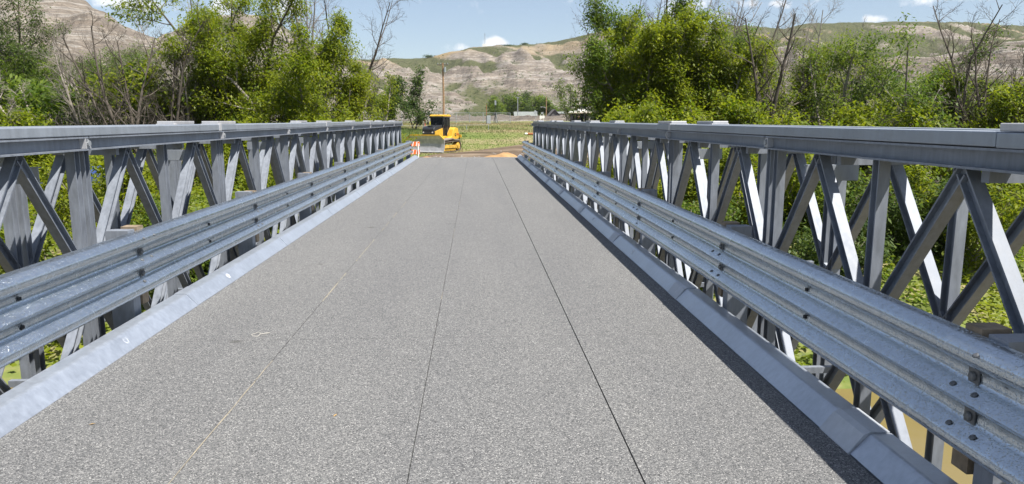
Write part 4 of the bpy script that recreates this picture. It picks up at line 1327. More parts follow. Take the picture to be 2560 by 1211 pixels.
# local frame: -y is forward, +x is the machine's left side
# blade: curved plate with clipped top corners
arc = [(-.16, 0), (-.02, .16), (.09, .42), (.13, .72), (.11, 1.05), (-.01, 1.34)]      # (y, z) front face, leaning
mb = MB(); BW = 1.66
for s0, s1, clip0, clip1 in ((-BW, BW, 1, 1),):
    fr, bk = [], []
    for (yy, zz) in arc:
        wd = BW - max(0, zz - 1.06) * 1.25
        fr += [(-wd, yy - 2.15 + .10, zz), (wd, yy - 2.15 + .10, zz)]
        bk += [(-wd, yy - 2.15 + .20, zz), (wd, yy - 2.15 + .20, zz)]
    k = len(arc)
    fs = [(2 * i, 2 * i + 1, 2 * i + 3, 2 * i + 2) for i in range(k - 1)]
    o_ = 2 * k
    fs += [(o_ + 2 * i + 1, o_ + 2 * i, o_ + 2 * i + 2, o_ + 2 * i + 3) for i in range(k - 1)]
    fs += [(2 * i, 2 * i + 2, o_ + 2 * i + 2, o_ + 2 * i) for i in range(k - 1)] + [(2 * i + 1, o_ + 2 * i + 1, o_ + 2 * i + 3, 2 * i + 3) for i in range(k - 1)]
    fs += [(0, o_, o_ + 1, 1), (2 * k - 2, 2 * k - 1, o_ + 2 * k - 1, o_ + 2 * k - 2)]
    mb.add(fr + bk, fs)
bl = mb.build('blade', 'blade_steel', dz)
MB().box((0, -2.20, .05), (2 * BW + .02, .20, .06), Matrix.Rotation(R(-28), 3, 'X')).build('cutting_edge', 'joint_zinc', bl)
tr_ = MB().box((0, -1.98, 1.375), (2 * (BW - .35), .16, .10))
for s in (1, -1):
    tr_.prism([(0, 0), (.35, -.29), (.35, -.24), (0, .05)], (s * (BW - .35), -2.07, 1.35), (s * (BW - .35), -1.93, 1.35), (s, 0, 0), (0, 0, 1))
tr_.build('blade_top_edge', 'yellow_paint', bl)
MB().box((0, -1.74, .66), (2.5, .10, .7)).box((0, -1.72, .3), (2.9, .10, .12)).box((0, -1.72, 1.0), (2.6, .1, .1)).build('blade_back', 'yellow_paint', bl)
for s in (1, -1):
    MB().prism([(-.06, -.09), (.06, -.09), (.06, .09), (-.06, .09)], (s * .78, -1.85, .42), (s * .62, .2, .55), (1, 0, 0), (0, 0, 1)).build('push_arm', 'yellow_worn', dz)
    cyl_ = MB().cyl((s * .38, -1.82, .86), (s * .40, -1.35, 1.22), .04, 8).cyl((s * .40, -1.40, 1.18), (s * .42, -.85, 1.55), .07, 8)
    cyl_.build('lift_cylinder', 'dusty_steel', dz)
# tracks
for s in (1, -1):
    hull = []
    cs = [(-1.30, .42, .40, 90, 270), (1.42, .46, .44, -90, 90)]
    for (cy_, cz_, r_, a0, a1) in cs:
        for q in range(11):
            an = R(a0 + (a1 - a0) * q / 10)
            hull.append((cy_ + r_ * math.cos(an), cz_ + r_ * math.sin(an)))
    # order: front arc (top->bottom), rear arc (bottom->top)
    ring = hull
    inner_ = []
    cyc = sum(p[0] for p in ring) / len(ring); czc = .44
    tk = MB()
    kk_ = len(ring)
    x0, x1 = s * .70, s * 1.26
    vs = []
    for (py_, pz_) in ring:
        dy_, dz_ = py_ - (-1.30 if py_ < 0 else 1.42), pz_ - .44
        if -1.30 < py_ < 1.42: dy_ = 0
        L_ = math.hypot(dy_, dz_) or 1
        vs += [(x0, py_, pz_), (x1, py_, pz_), (x1, py_ - dy_ / L_ * .07, pz_ - dz_ / L_ * .07), (x0, py_ - dy_ / L_ * .07, pz_ - dz_ / L_ * .07)]
    fs = []
    for i in range(kk_):
        j = (i + 1) % kk_
        for a, b_ in ((0, 1), (1, 2), (2, 3), (3, 0)):
            fs.append((4 * i + a, 4 * i + b_, 4 * j + b_, 4 * j + a))
    tk.add(vs, fs)
    trk = tk.build('track', 'track_steel', dz)
    # grousers round the belt
    per_pts = []
    for i in range(kk_):
        a, b_ = ring[i], ring[(i + 1) % kk_]
        L_ = math.hypot(b_[0] - a[0], b_[1] - a[1]); c = max(1, int(L_ / .17))
        for q in range(c):
            f_ = (q + .5) / c
            per_pts.append((a[0] + (b_[0] - a[0]) * f_, a[1] + (b_[1] - a[1]) * f_, math.atan2(b_[1] - a[1], b_[0] - a[0])))
    sm = MB().box((0, 0, 0), (.57, .15, .025)).box((0, 0, .03), (.57, .022, .05)).mesh('track_shoe', 'track_steel') if s == 1 else sm
    for (py_, pz_, an) in per_pts:
        obj('track_shoe', sm, trk, (s * .98, py_, pz_), (an + math.pi, 0, 0))
    MB().box((s * 1.0, .02, .42), (.44, 2.3, .26)).box((s * 1.235, .0, .42), (.03, 2.0, .20)).build('track_frame', 'yellow_worn', dz)
    MB().cyl((s * .80, 1.42, .46), (s * 1.22, 1.42, .46), .30, 18).cyl((s * 1.2, 1.42, .46), (s * 1.27, 1.42, .46), .20, 14).build('sprocket', 'yellow_worn', dz)
    MB().cyl((s * .80, -1.30, .42), (s * 1.2, -1.30, .42), .31, 18).build('idler', 'dusty_steel', dz)
    for q in range(6):
        MB().cyl((s * .82, -.95 + q * .36, .17), (s * 1.20, -.95 + q * .36, .17), .11, 10).build('roller', 'yellow_worn', dz)
    # fender with the wavy underside
    MB().prism([(-1.05, .0), (-.5, .02), (.3, .10), (.75, .02), (1.6, .0), (1.6, .06), (.7, .10), (.3, .18), (-.5, .10), (-1.05, .05)], (s * .66, 0, .93), (s * 1.28, 0, .93), (0, 1, 0), (0, 0, 1)).build('mud_guard', 'dusty_steel', dz)
# hull and hood
hb = MB().prism([(-1.42, .62), (1.55, .62), (1.55, 1.02), (-.1, 1.05), (-1.42, 1.0)], (-.62, 0, 0), (.62, 0, 0), (0, 1, 0), (0, 0, 1)).build('hull', 'yellow_worn', dz); bevel(hb, .03)
ho = MB().prism([(-1.50, 1.0), (-.02, 1.0), (-.02, 2.16), (-.9, 2.08), (-1.36, 1.98), (-1.50, 1.84)], (-.53, 0, 0), (.53, 0, 0), (0, 1, 0), (0, 0, 1)).build('hood', 'black_paint', dz); bevel(ho, .05, 3)
gr_ = MB()
for q in range(6):
    gr_.box((0, -1.512, 1.08 + q * .10), (.86, .02, .035))
gr_.build('grille', 'dark_bolt', dz)
for s in (1, -1):
    MB().cyl((s * .40, -1.50, 1.58), (s * .40, -1.54, 1.58), .055, 10).build('headlight', 'white_paint', dz)
    sp_ = MB().prism([(-1.38, 1.0), (-.04, .98), (-.04, 1.92), (-.95, 1.74), (-1.38, 1.66)], (s * .535, 0, 0), (s * .575, 0, 0), (0, 1, 0), (0, 0, 1)).build('engine_panel', 'yellow_paint', dz); bevel(sp_, .015)
    for q in range(3):
        MB().box((s * .58, -1.05 + q * .3, 1.3), (.012, .02, .5)).build('panel_seam', 'yellow_worn', sp_)
MB().box((0, -1.06, 2.07), (.34, .5, .05)).cyl((.2, -.55, 2.0), (.2, -.55, 2.3), .05, 10).build('air_intake', 'black_paint', dz)
# cab
cabz = (1.02, 2.80)
cb = MB().box((0, .6, 1.12), (1.2, 1.36, .30)).build('cab_base', 'yellow_paint', dz); bevel(cb, .03)
fr_ = MB()
posts = [(-.5, -.0, -.56, .1), (.5, -.0, .56, .1), (-.57, .62, -.57, .60), (.57, .62, .57, .60), (-.5, 1.26, -.52, 1.2), (.5, 1.26, .52, 1.2)]
for xb, yb, xt_, yt_ in posts:
    fr_.prism([(-.045, -.045), (.045, -.045), (.045, .045), (-.045, .045)], (xb, yb, 1.25), (xt_, yt_, 2.80), (1, 0, 0), (0, 1, 0))
fr_.box((0, -.0, 1.30), (1.0, .06, .12)).box((0, 1.24, 1.55), (1.0, .06, .6)).box((0, .64, 2.77), (1.2, 1.26, .06))
for s in (1, -1):
    fr_.box((s * .57, .95, 1.55), (.05, .6, .58))
fr_.build('cab_frame', 'black_paint', dz)
gl_ = MB().prism([(-.46, 0), (.46, 0), (.52, 1.4), (-.52, 1.4)], (0, .0, 1.36), (0, .01, 1.36), (1, 0, 0), (0, .07, 1)).build('windscreen', 'glass', dz)
for s in (1, -1):
    d_ = MB().prism([(.05, 1.28), (.58, 1.28), (.56, 2.74), (.13, 2.74)], (s * .545, 0, 0), (s * .555, 0, 0), (0, 1, 0), (0, 0, 1)).build('cab_door', 'glass', dz)
    MB().box((s * .57, .46, 1.85), (.03, .05, .35)).build('handle', 'black_paint', d_)
    MB().prism([(.68, 1.86), (1.2, 1.86), (1.16, 2.74), (.66, 2.74)], (s * .55, 0, 0), (s * .56, 0, 0), (0, 1, 0), (0, 0, 1)).build('side_window', 'glass', dz)
MB().box((0, 1.22, 2.28), (.94, .01, .88)).build('rear_window', 'glass', dz)
rf = MB().prism([(-.06, 2.82), (1.34, 2.82), (1.34, 2.93), (1.15, 2.98), (.1, 2.98), (-.06, 2.91)], (-.62, 0, 0), (.62, 0, 0), (0, 1, 0), (0, 0, 1)).build('cab_roof', 'yellow_paint', dz); bevel(rf, .04, 3)
for s in (1, -1):
    MB().box((s * .58, -.02, 2.76), (.16, .10, .12)).build('work_lamp', 'black_paint', dz)
    MB().tube([(s * .55, -.02, 2.2), (s * .70, -.14, 2.25)], .015, 5).box((s * .72, -.15, 2.3), (.12, .03, .26)).build('mirror', 'black_paint', dz)
MB().box((0, .62, 1.55), (.55, .5, .22)).box((0, .86, 1.95), (.52, .14, .8)).box((0, .88, 2.44), (.28, .1, .18)).build('operator_seat', 'seat', dz)
# rear body and ripper
tk_ = MB().prism([(.60, 1.02), (1.95, 1.02), (2.0, 1.5), (1.80, 1.92), (1.30, 1.98), (.98, 1.78), (.70, 1.45)], (-.62, 0, 0), (.62, 0, 0), (0, 1, 0), (0, 0, 1)).build('fuel_tank', 'yellow_paint', dz); bevel(tk_, .04, 3)
for s in (1, -1):
    fd = MB().prism([(-.18, 1.0), (.70, 1.22), (.98, 1.78), (1.3, 1.96), (1.78, 1.90), (1.95, 1.5), (1.92, 1.05), (.8, .86), (.2, .92)], (s * .63, 0, 0), (s * 1.02, 0, 0), (0, 1, 0), (0, 0, 1)).build('side_console', 'yellow_paint', dz); bevel(fd, .04, 3)
    em = MB().cyl((s * 1.022, 1.30, 1.36), (s * 1.028, 1.30, 1.36), .14, 20).build('emblem', 'decal_black', fd)
    # leaping shape reduced to its strokes, as it reads from here
    MB().tube([(s * 1.032, 1.38, 1.31), (s * 1.032, 1.33, 1.38), (s * 1.032, 1.27, 1.37), (s * 1.032, 1.21, 1.33)], .014, 4).tube([(s * 1.032, 1.33, 1.38), (s * 1.032, 1.37, 1.43)], .010, 4).build('emblem_mark', 'yellow_paint', fd)
    ft = bpy.data.curves.new('letter_curve', 'FONT'); ft.body = '700K'; ft.size = .24; ft.extrude = .003
    tmp = bpy.data.objects.new('letter_curve', ft); col.objects.link(tmp)
    lm = bpy.data.meshes.new_from_object(tmp.evaluated_get(bpy.context.evaluated_depsgraph_get())); bpy.data.objects.remove(tmp)
    lm.materials.clear(); lm.materials.append(M['decal_red'])
    fo = obj('lettering', lm, fd)
    fo.rotation_euler = (R(90), 0, R(90) if s > 0 else R(-90)); fo.location = (s * 1.03, 1.50 if s > 0 else 1.16, 1.30)
MB().box((0, 2.15, 1.22), (1.5, .5, .16)).box((.6, 2.25, 1.3), (.1, .8, .16)).box((-.6, 2.25, 1.3), (.1, .8, .16)).box((0, 2.68, 1.22), (1.75, .16, .24)).build('ripper_beam', 'yellow_paint', dz)
for q in (-.7, 0, .7):
    MB().prism([(0, 0), (.10, 0), (.10, -.5), (-.06, -.78), (-.02, -.45)], (q - .03, 2.66, 1.35), (q + .03, 2.66, 1.35), (0, 1, 0), (0, 0, 1)).build('ripper_tooth', 'track_steel', dz)
MB().box((.3, 2.3, 1.55), (.06, .06, .4)).build('ripper_cylinder', 'dusty_steel', dz)

# ------------------------------------------------------------------ tractor with its driver
tp = at(1449, 303, 72); tz = g1(tp.x, 72)
TZ = at(1449, 282, 72).z - 2.72              # its floor, so that the roof stands where it does
tz = max(tz, TZ)
tc = thing('tractor', (tp.x, 72, tz), 'tractor with a white cab roof and dark posts, half hidden behind the right truss', 'tractor', rz=R(10))
MB().prism([(-.55, .55), (.55, .55), (.5, 1.25), (.4, 1.35), (-.4, 1.35), (-.5, 1.25)], (0, -2.6, 0), (0, -.7, 0), (1, 0, 0), (0, 0, 1)).build('hood', 'red_paint', tc)
MB().box((0, -2.62, .95), (.8, .04, .6)).build('grille', 'black_paint', tc)
MB().box((0, .1, 1.05), (1.35, 1.6, .35)).build('cab_floor', 'black_paint', tc)
for sx_ in (1, -1):
    for yy, xx in ((-.68, .66), (.15, .76), (.85, .66)):
        MB().prism([(-.06, -.06), (.06, -.06), (.06, .06), (-.06, .06)], (sx_ * xx, yy, 1.2), (sx_ * (xx - .04), yy * .95, 2.58), (1, 0, 0), (0, 1, 0)).build('cab_post', 'black_paint', tc)
    MB().box((sx_ * .74, .5, 1.9), (.012, .55, 1.2)).build('side_window', 'glass', tc)
    MB().tube([(sx_ * .66, -.7, 2.3), (sx_ * 1.02, -.82, 2.35)], .02, 5).box((sx_ * 1.06, -.83, 2.2), (.18, .05, .36)).build('mirror', 'black_paint', tc)
    wh = MB().cyl((sx_ * .72, .75, .82), (sx_ * 1.18, .75, .82), .82, 24).build('rear_wheel', 'rubber', tc)
    MB().cyl((sx_ * 1.16, .75, .82), (sx_ * 1.2, .75, .82), .42, 18).build('rim', 'cream_paint', wh)
    wf = MB().cyl((sx_ * .62, -1.95, .55), (sx_ * .95, -1.95, .55), .55, 20).build('front_wheel', 'rubber', tc)
    MB().cyl((sx_ * .93, -1.95, .55), (sx_ * .97, -1.95, .55), .27, 14).build('rim', 'cream_paint', wf)
    MB().prism([(-.05, 1.45), (.9, 1.72), (1.5, 1.5), (1.5, 1.45), (.9, 1.66), (-.05, 1.38)], (sx_ * .7, 0, 0), (sx_ * 1.2, 0, 0), (0, 1, 0), (0, 0, 1)).build('fender', 'black_paint', tc)
ro = MB().prism([(-.88, 2.60), (.88, 2.60), (.93, 2.68), (.70, 2.84), (-.70, 2.84), (-.93, 2.68)], (0, -1.0, 0), (0, 1.0, 0), (1, 0, 0), (0, 0, 1)).build('cab_roof', 'cream_paint', tc); bevel(ro, .05, 3)
MB().prism([(-.42, 0), (.42, 0), (.25, .17), (-.20, .17)], (.08, -.5, 2.84), (.08, .4, 2.84), (1, 0, 0), (0, 0, 1)).build('roof_box', 'white_paint', tc)
MB().box((0, .88, 2.0), (1.2, .012, 1.1)).build('rear_window', 'glass', tc)
MB().tube([(0, -.55, 1.45), (0, -.38, 1.62)], .03, 6).tube([(.19 * math.cos(a), -.38 + .07 * math.sin(a), 1.64 + .17 * math.sin(a)) for a in [q * .5236 for q in range(13)]], .018, 5).build('steering_wheel', 'black_paint', tc)
MB().box((.0, .38, 1.36), (.5, .45, .14)).box((0, .60, 1.68), (.48, .12, .6)).build('driver_seat', 'seat', tc)


def skin_body(name, joints, edges, mat, levels=2, parent=None, loc=None, rz=0):
    me = bpy.data.meshes.new(name)
    me.from_pydata([j[0] for j in joints], edges, [])
    o = obj(name, me, parent, loc, (0, 0, rz))
    md = o.modifiers.new('skin', 'SKIN')
    for i, j in enumerate(joints):
        sv = me.skin_vertices[0].data[i]
        sv.radius = j[1] if hasattr(j[1], '__len__') else (j[1], j[1])
        sv.use_root = (i == 0)
    sb = o.modifiers.new('sub', 'SUBSURF'); sb.levels = levels; sb.render_levels = levels
    me.materials.append(M[mat])
    return o


# seated driver: pelvis on the seat, hands to the wheel
dr = thing('person', (tp.x, 72, tz), 'person in dark clothing sitting at the wheel inside the white-roofed tractor', 'person', rz=R(10))
J = [((0, .36, 1.50), (.16, .12)), ((0, .38, 1.70), (.15, .11)), ((0, .38, 1.92), (.18, .11)), ((0, .36, 2.03), (.09, .07)), ((0, .34, 2.10), (.055, .055)),
     ((.19, .37, 1.97), (.07, .07)), ((.27, .24, 1.74), (.052, .052)), ((.20, -.10, 1.66), (.042, .042)), ((.17, -.32, 1.68), (.035, .03)),
     ((-.19, .37, 1.97), (.07, .07)), ((-.27, .24, 1.74), (.052, .052)), ((-.20, -.10, 1.66), (.042, .042)), ((-.17, -.32, 1.68), (.035, .03)),
     ((.10, .34, 1.48), (.09, .09)), ((.14, -.08, 1.50), (.075, .075)), ((.14, -.14, 1.24), (.05, .05)),
     ((-.10, .34, 1.48), (.09, .09)), ((-.14, -.08, 1.50), (.075, .075)), ((-.14, -.14, 1.24), (.05, .05))]
E_ = [(0, 1), (1, 2), (2, 3), (3, 4), (2, 5), (5, 6), (6, 7), (7, 8), (2, 9), (9, 10), (10, 11), (11, 12), (0, 13), (13, 14), (14, 15), (0, 16), (16, 17), (17, 18)]
skin_body('body', J, E_, 'cloth_dark', 2, dr)
hd = MB()
for i in range(9):
    pass
import bmesh
bm = bmesh.new(); bmesh.ops.create_uvsphere(bm, u_segments=16, v_segments=12, radius=.5)
for v_ in bm.verts:
    x_, y_, z_ = v_.co
    w_ = .155 * (1 - .22 * max(0, -z_ * 2)); v_.co = (x_ * w_ * 2 * .5 / .5 * .5 * 2 / 2 * 1.0, y_ * .2, z_ * .235)
    if y_ < -.42 and -.12 < z_ < .05: v_.co.y -= .022          # nose
    if y_ < -.3 and .05 < z_ < .14: v_.co.y += .008            # brow hollow
me_ = bpy.data.meshes.new('head'); bm.to_mesh(me_); bm.free(); me_.materials.append(M['skin'])
me_.polygons.foreach_set('use_smooth', [True] * len(me_.polygons))
head = obj('head', me_, dr, (0, .31, 2.24))
for s in (1, -1):
    MB().cyl((s * .032, -.088, .012), (s * .032, -.096, .012), .012, 8).build('eye', 'decal_black', head)
    MB().tube([(s * .072, .0, -.03), (s * .085, .01, .0), (s * .074, .02, .03)], .012, 5).build('ear', 'skin', head)
MB().box((0, -.09, -.06), (.05, .01, .01)).build('mouth', 'decal_red', head)
MB().prism([(-.085, .03), (-.08, .09), (-.04, .125), (.04, .125), (.08, .09), (.085, .03)], (0, -.10, 0), (0, .10, 0), (1, 0, 0), (0, 0, 1)).box((0, -.13, .045), (.15, .09, .015)).build('cap', 'cream_paint', head)
for s in (1, -1):
    hnd = MB().box((s * .175, -.36, 1.69), (.055, .08, .028))
    for q in range(4):
        fx = s * (.152 + .015 * q)
        hnd.tube([(fx, -.39, 1.695), (fx, -.425 + .004 * abs(q - 1.5), 1.69), (fx, -.43, 1.67), (fx, -.41, 1.655)], [.0085, .008, .0075, .006], 5)
    hnd.tube([(s * .15, -.34, 1.69), (s * .135, -.375, 1.68), (s * .14, -.40, 1.665)], [.010, .009, .007], 5)
    hnd.build('hand', 'skin', dr)

# ------------------------------------------------------------------ barricade by the left rail end
bp_ = at(1036, 388, 33.2); bz = g1(bp_.x, 33.2)
bc = thing('barricade', (bp_.x - .06, 33.2, bz), 'orange and white striped barricade on white legs at the end of the left guardrail', 'barricade', rz=R(8))
for zz in (.60, .96):
    zz_ = zz - bz * .0
    bd_ = MB().box((0, 0, zz), (.62, .025, .20)).build('board', 'white_paint', bc)
    for q in range(4):
        x0 = -.31 + q * .16
        MB().prism([(x0, -.1), (min(.31, x0 + .115), -.1), (min(.31, x0 + .155), .1), (min(.31, x0 + .04), .1)], (0, -.0155, zz), (0, -.0135, zz), (1, 0, 0), (0, 0, 1)).build('stripe', 'orange_sheet', bd_)
for s in (1, -1):
    for q in (1, -1):
        MB().prism([(-.015, -.012), (.015, -.012), (.015, .012), (-.015, .012)], (s * .24, q * .24 + .03, 0), (s * .24, q * .014 + .03, 1.08), (1, 0, 0), (0, 1, 0)).build('leg', 'white_paint', bc)

# ------------------------------------------------------------------ sand piles at the deck end
def heap(name, x, y, rx, ry, h, seed, label):
    u = np.linspace(-1, 1, 34); UX, UY = np.meshgrid(u, u)
    rr_ = np.sqrt(UX ** 2 + UY ** 2)
    X = x + UX * rx; Y = y + UY * ry
    top = np.clip(1 - rr_, 0, 1) ** .8 * h * (.75 + .5 * fbm(X * 2.2, Y * 2.2, seed))
    Zz = gnd(X, Y) - .08 + top + (fbm(X * 9, Y * 9, seed + 1) - .5) * .05 * (rr_ < 1)
    V_ = np.stack([X, Y, Zz], -1).reshape(-1, 3); k = 34
    ii_ = (np.arange(k - 1)[:, None] * k + np.arange(k - 1)[None]).ravel()
    tag(obj(name, mesh_np(name, V_, np.stack([ii_, ii_ + 1, ii_ + k + 1, ii_ + k], -1), 'sand', True)), label, 'sand pile', 'sand piles at the bridge end')


heap('sand_pile', 1.35, 33.9, 1.6, 1.5, .52, 3, 'low orange sand pile at the end of the deck in front of the right kerb')
heap('sand_pile', -2.2, 33.2, 1.3, 1.1, .36, 8, 'small orange sand pile at the end of the deck by the striped barricade')

# ------------------------------------------------------------------ poles, fence, signs and posts on the flat
def pole(name, px, Y, ytop, r, mat, label, cat='pole', extra=None, group=None):
    x = base_at(px, Y); gz = g1(x, Y); H = H_for(px, Y, ytop, gz)
    root = thing(name, (x, Y, gz), label, cat, group)
    MB().tube([(0, 0, -.3), (r * .3, 0, H * .5), (0, 0, H)], [r, r * .9, r * .75], 8).build('shaft', mat, root)
    if extra: extra(root, H)
    return root


def xarm(root, H):
    MB().box((0, 0, H - .25), (1.5, .12, .13)).build('crossarm', 'bark_dark', root)
    for q in (-.68, -.28, .28, .68):
        MB().cyl((q, 0, H - .19), (q, 0, H + .03), .05, 8).build('insulator', 'grey_metal', root)
    MB().cyl((.28, -.16, H - 1.25), (.28, -.16, H - .55), .17, 10).build('transformer', 'grey_metal', root)


def lamp(root, H):
    MB().tube([(0, 0, H * .52), (-.5, 0, H * .56), (-1.3, 0, H * .57)], .05, 6).build('lamp_arm', 'grey_metal', root)
    MB().box((-1.5, 0, H * .57), (.5, .18, .1)).build('lamp_head', 'white_paint', root)


def tcap(root, H):
    MB().box((0, 0, H - .15), (1.3, .1, .1)).build('crossarm', 'grey_metal', root)


def tripod(root, H):
    for a in (0, 2.1, 4.2):
        MB().tube([(.0, 0, H * .42), (.55 * math.cos(a), .55 * math.sin(a), -.05)], .05, 5).build('leg', 'black_paint', root)
    MB().box((0, 0, H * .45), (.34, .3, .42)).build('box', 'black_paint', root)
    MB().box((.06, -.05, H - .1), (.3, .12, .8)).build('panel', 'grey_metal', root)


PG = 'poles on the flat beyond the bridge'
pole('utility_pole', 1109, 104, 158, .15, 'pole_wood', 'brown wooden utility pole rising behind the bulldozer cab', 'utility pole', xarm, PG)
pole('pole', 1216, 118, 262, .05, 'rust', 'thin rusty brown post beside the grey cabinet', 'pole', None, PG)
pole('mast', 1238, 130, 256, .06, 'black_paint', 'dark mast on splayed legs in front of the left end of the grove', 'mast', tripod, PG)
pole('pole', 1294, 240, 243, .14, 'grey_metal', 'thin grey pole with a short crossarm in front of the grove', 'pole', tcap, PG)
pole('utility_pole', 1365, 225, 242, .17, 'pole_wood', 'brown lamp pole with a curved arm just left of the gabled house', 'lamp pole', lamp, PG)
pole('utility_pole', 1440, 210, 240, .13, 'pole_wood', 'wooden pole behind the tall narrow tree and the tractor roof', 'utility pole', xarm, PG)
pole('bollard', 1075, 78, 304, .10, 'yellow_post', 'yellow marker post in the grass left of the bulldozer cab', 'post')
pole('bollard', 1062, 96, 301, .07, 'red_paint', 'red post in the grass, farther left of the yellow marker', 'post', None, 'red posts in the grass')
pole('bollard', 1086, 98, 299, .07, 'red_paint', 'red post in the grass just left of the bulldozer cab', 'post', None, 'red posts in the grass')
pole('bollard', 222, 52, 303, .06, 'white_paint', 'short white post on the lawn seen between the bare trunks', 'post')

# radio mast on the skyline
xm, Ym, zm = crest(1212, 118, 700, 1000); Hm = at(1212, 84, Ym).z - zm
rm = thing('radio_mast', (xm, Ym, zm), 'slender radio mast on the skyline beside the small white cloud', 'mast')
mb = MB()
for a in (0, 2.094, 4.189):
    mb.tube([(.55 * math.cos(a), .55 * math.sin(a), -1), (.28 * math.cos(a), .28 * math.sin(a), Hm)], .12, 4)
for q in range(12):
    z0, z1 = Hm * q / 12, Hm * (q + 1) / 12
    for a in (0, 2.094, 4.189):
        mb.tube([(.5 * math.cos(a), .5 * math.sin(a), z0), (.45 * math.cos(a + 2.094), .45 * math.sin(a + 2.094), z1)], .06, 3)
mb.build('lattice', 'grey_metal', rm)
MB().box((0, 0, 1.5), (5, 3, 3)).build('hut', 'white_paint', rm)

# chain-link fence and low pipe rail across the flat
fe = thing('chain_link_fence', (-13, 126, g1(-13, 126)), 'grey chain-link fence running across the flat behind the bulldozer', 'fence')
fx = np.arange(-17, 6.1, 2.3)
fpm = MB().cyl((0, 0, -.3), (0, 0, 1.85), .05, 6).mesh('fence_post', 'grey_metal')
wires = MB()
for i, q in enumerate(fx):
    p = obj('fence_post', fpm, fe, (q + 13, 0, g1(q, 126) - g1(-13, 126)))
    if i < len(fx) - 1:
        a = Vector((q + 13, 0, g1(q, 126) - g1(-13, 126))); c = Vector((fx[i + 1] + 13, 0, g1(fx[i + 1], 126) - g1(-13, 126)))
        for h_ in (.08, 1.8):
            wires.tube([a + Vector((0, 0, h_)), c + Vector((0, 0, h_))], .028, 4)
        n_ = 14
        for w_ in range(-n_, n_):
            for sg in (1, -1):
                u0, u1 = w_ / n_, w_ / n_ + 1.7 / 2.3
                if sg < 0: pass
                lo_, hi_ = max(0, u0), min(1, u1)
                if hi_ - lo_ < .02: continue
                z0, z1 = (lo_ - u0) / (u1 - u0) * 1.7 + .08, (hi_ - u0) / (u1 - u0) * 1.7 + .08
                if sg < 0: z0, z1 = 1.86 - z0, 1.86 - z1
                wires.tube([a.lerp(c, lo_) + Vector((0, 0, z0)), a.lerp(c, hi_) + Vector((0, 0, z1))], .006, 3, False)
tag(wires.build('fence_mesh', 'grey_metal', fe), kind='stuff')
pr_ = thing('pipe_rail', (-14, 88, g1(-14, 88)), 'low pale pipe rail in the grass behind the bulldozer', 'fence')
ppm = MB().cyl((0, 0, -.2), (0, 0, .62), .04, 6).mesh('rail_post', 'grey_metal')
px_ = np.arange(-14, 2.1, 2.6); pts = []
for q in px_:
    dzq = g1(q, 88) - g1(-14, 88)
    obj('rail_post', ppm, pr_, (q + 14, 0, dzq)); pts.append((q + 14, 0, dzq + .62))
MB().tube(pts, .03, 6).build('rail', 'wall_pale', pr_)

cbn = at(1221, 304, 116); cz = g1(cbn.x, 116)
cn_ = thing('cabinet', (cbn.x, 116, cz), 'grey metal cabinet standing beside the thin rusty post', 'cabinet', rz=.3)
bx = MB().box((0, 0, .72), (.62, .4, 1.25)).build('case', 'grey_metal', cn_); bevel(bx, .02)
MB().box((0, 0, .05), (.5, .36, .2)).build('plinth', 'concrete', cn_)
MB().box((0, -.206, .72), (.56, .012, 1.12)).build('door', 'grey_metal', cn_)

sgp = at(1339, 297, 135); sz = g1(sgp.x, 135); SH_ = H_for(1337, 135, 280, sz)
sg_ = thing('road_sign', (sgp.x, 135, sz), 'grey back of a tilted diamond road sign on a thin post before the pale-roofed house', 'road sign', rz=.25)
MB().box((.05, .04, SH_ * .5), (.07, .05, SH_)).build('post', 'grey_metal', sg_)
MB().box((-.05, 0, SH_ - .1), (.62, .015, .62), Matrix.Rotation(R(33), 3, 'Y')).build('panel', 'grey_metal', sg_)

wp_ = at(1355, 299, 150); wz = g1(wp_.x, 150); WH = H_for(1355, 150, 281, wz)
ws = thing('sign_board', (wp_.x, 150, wz), 'white sign panels with a grey board above, right of the diamond sign', 'sign')
for q in (-.3, .3):
    MB().box((q, .03, WH * .4), (.07, .05, WH * .8)).build('post', 'white_paint', ws)
MB().box((-.22, 0, WH * .52), (.5, .02, .62)).build('panel', 'white_paint', ws)
MB().box((.30, 0, WH * .55), (.46, .02, .5)).build('panel', 'white_paint', ws)
MB().box((.05, 0, WH - .2), (.46, .02, .4)).build('board', 'grey_metal', ws)


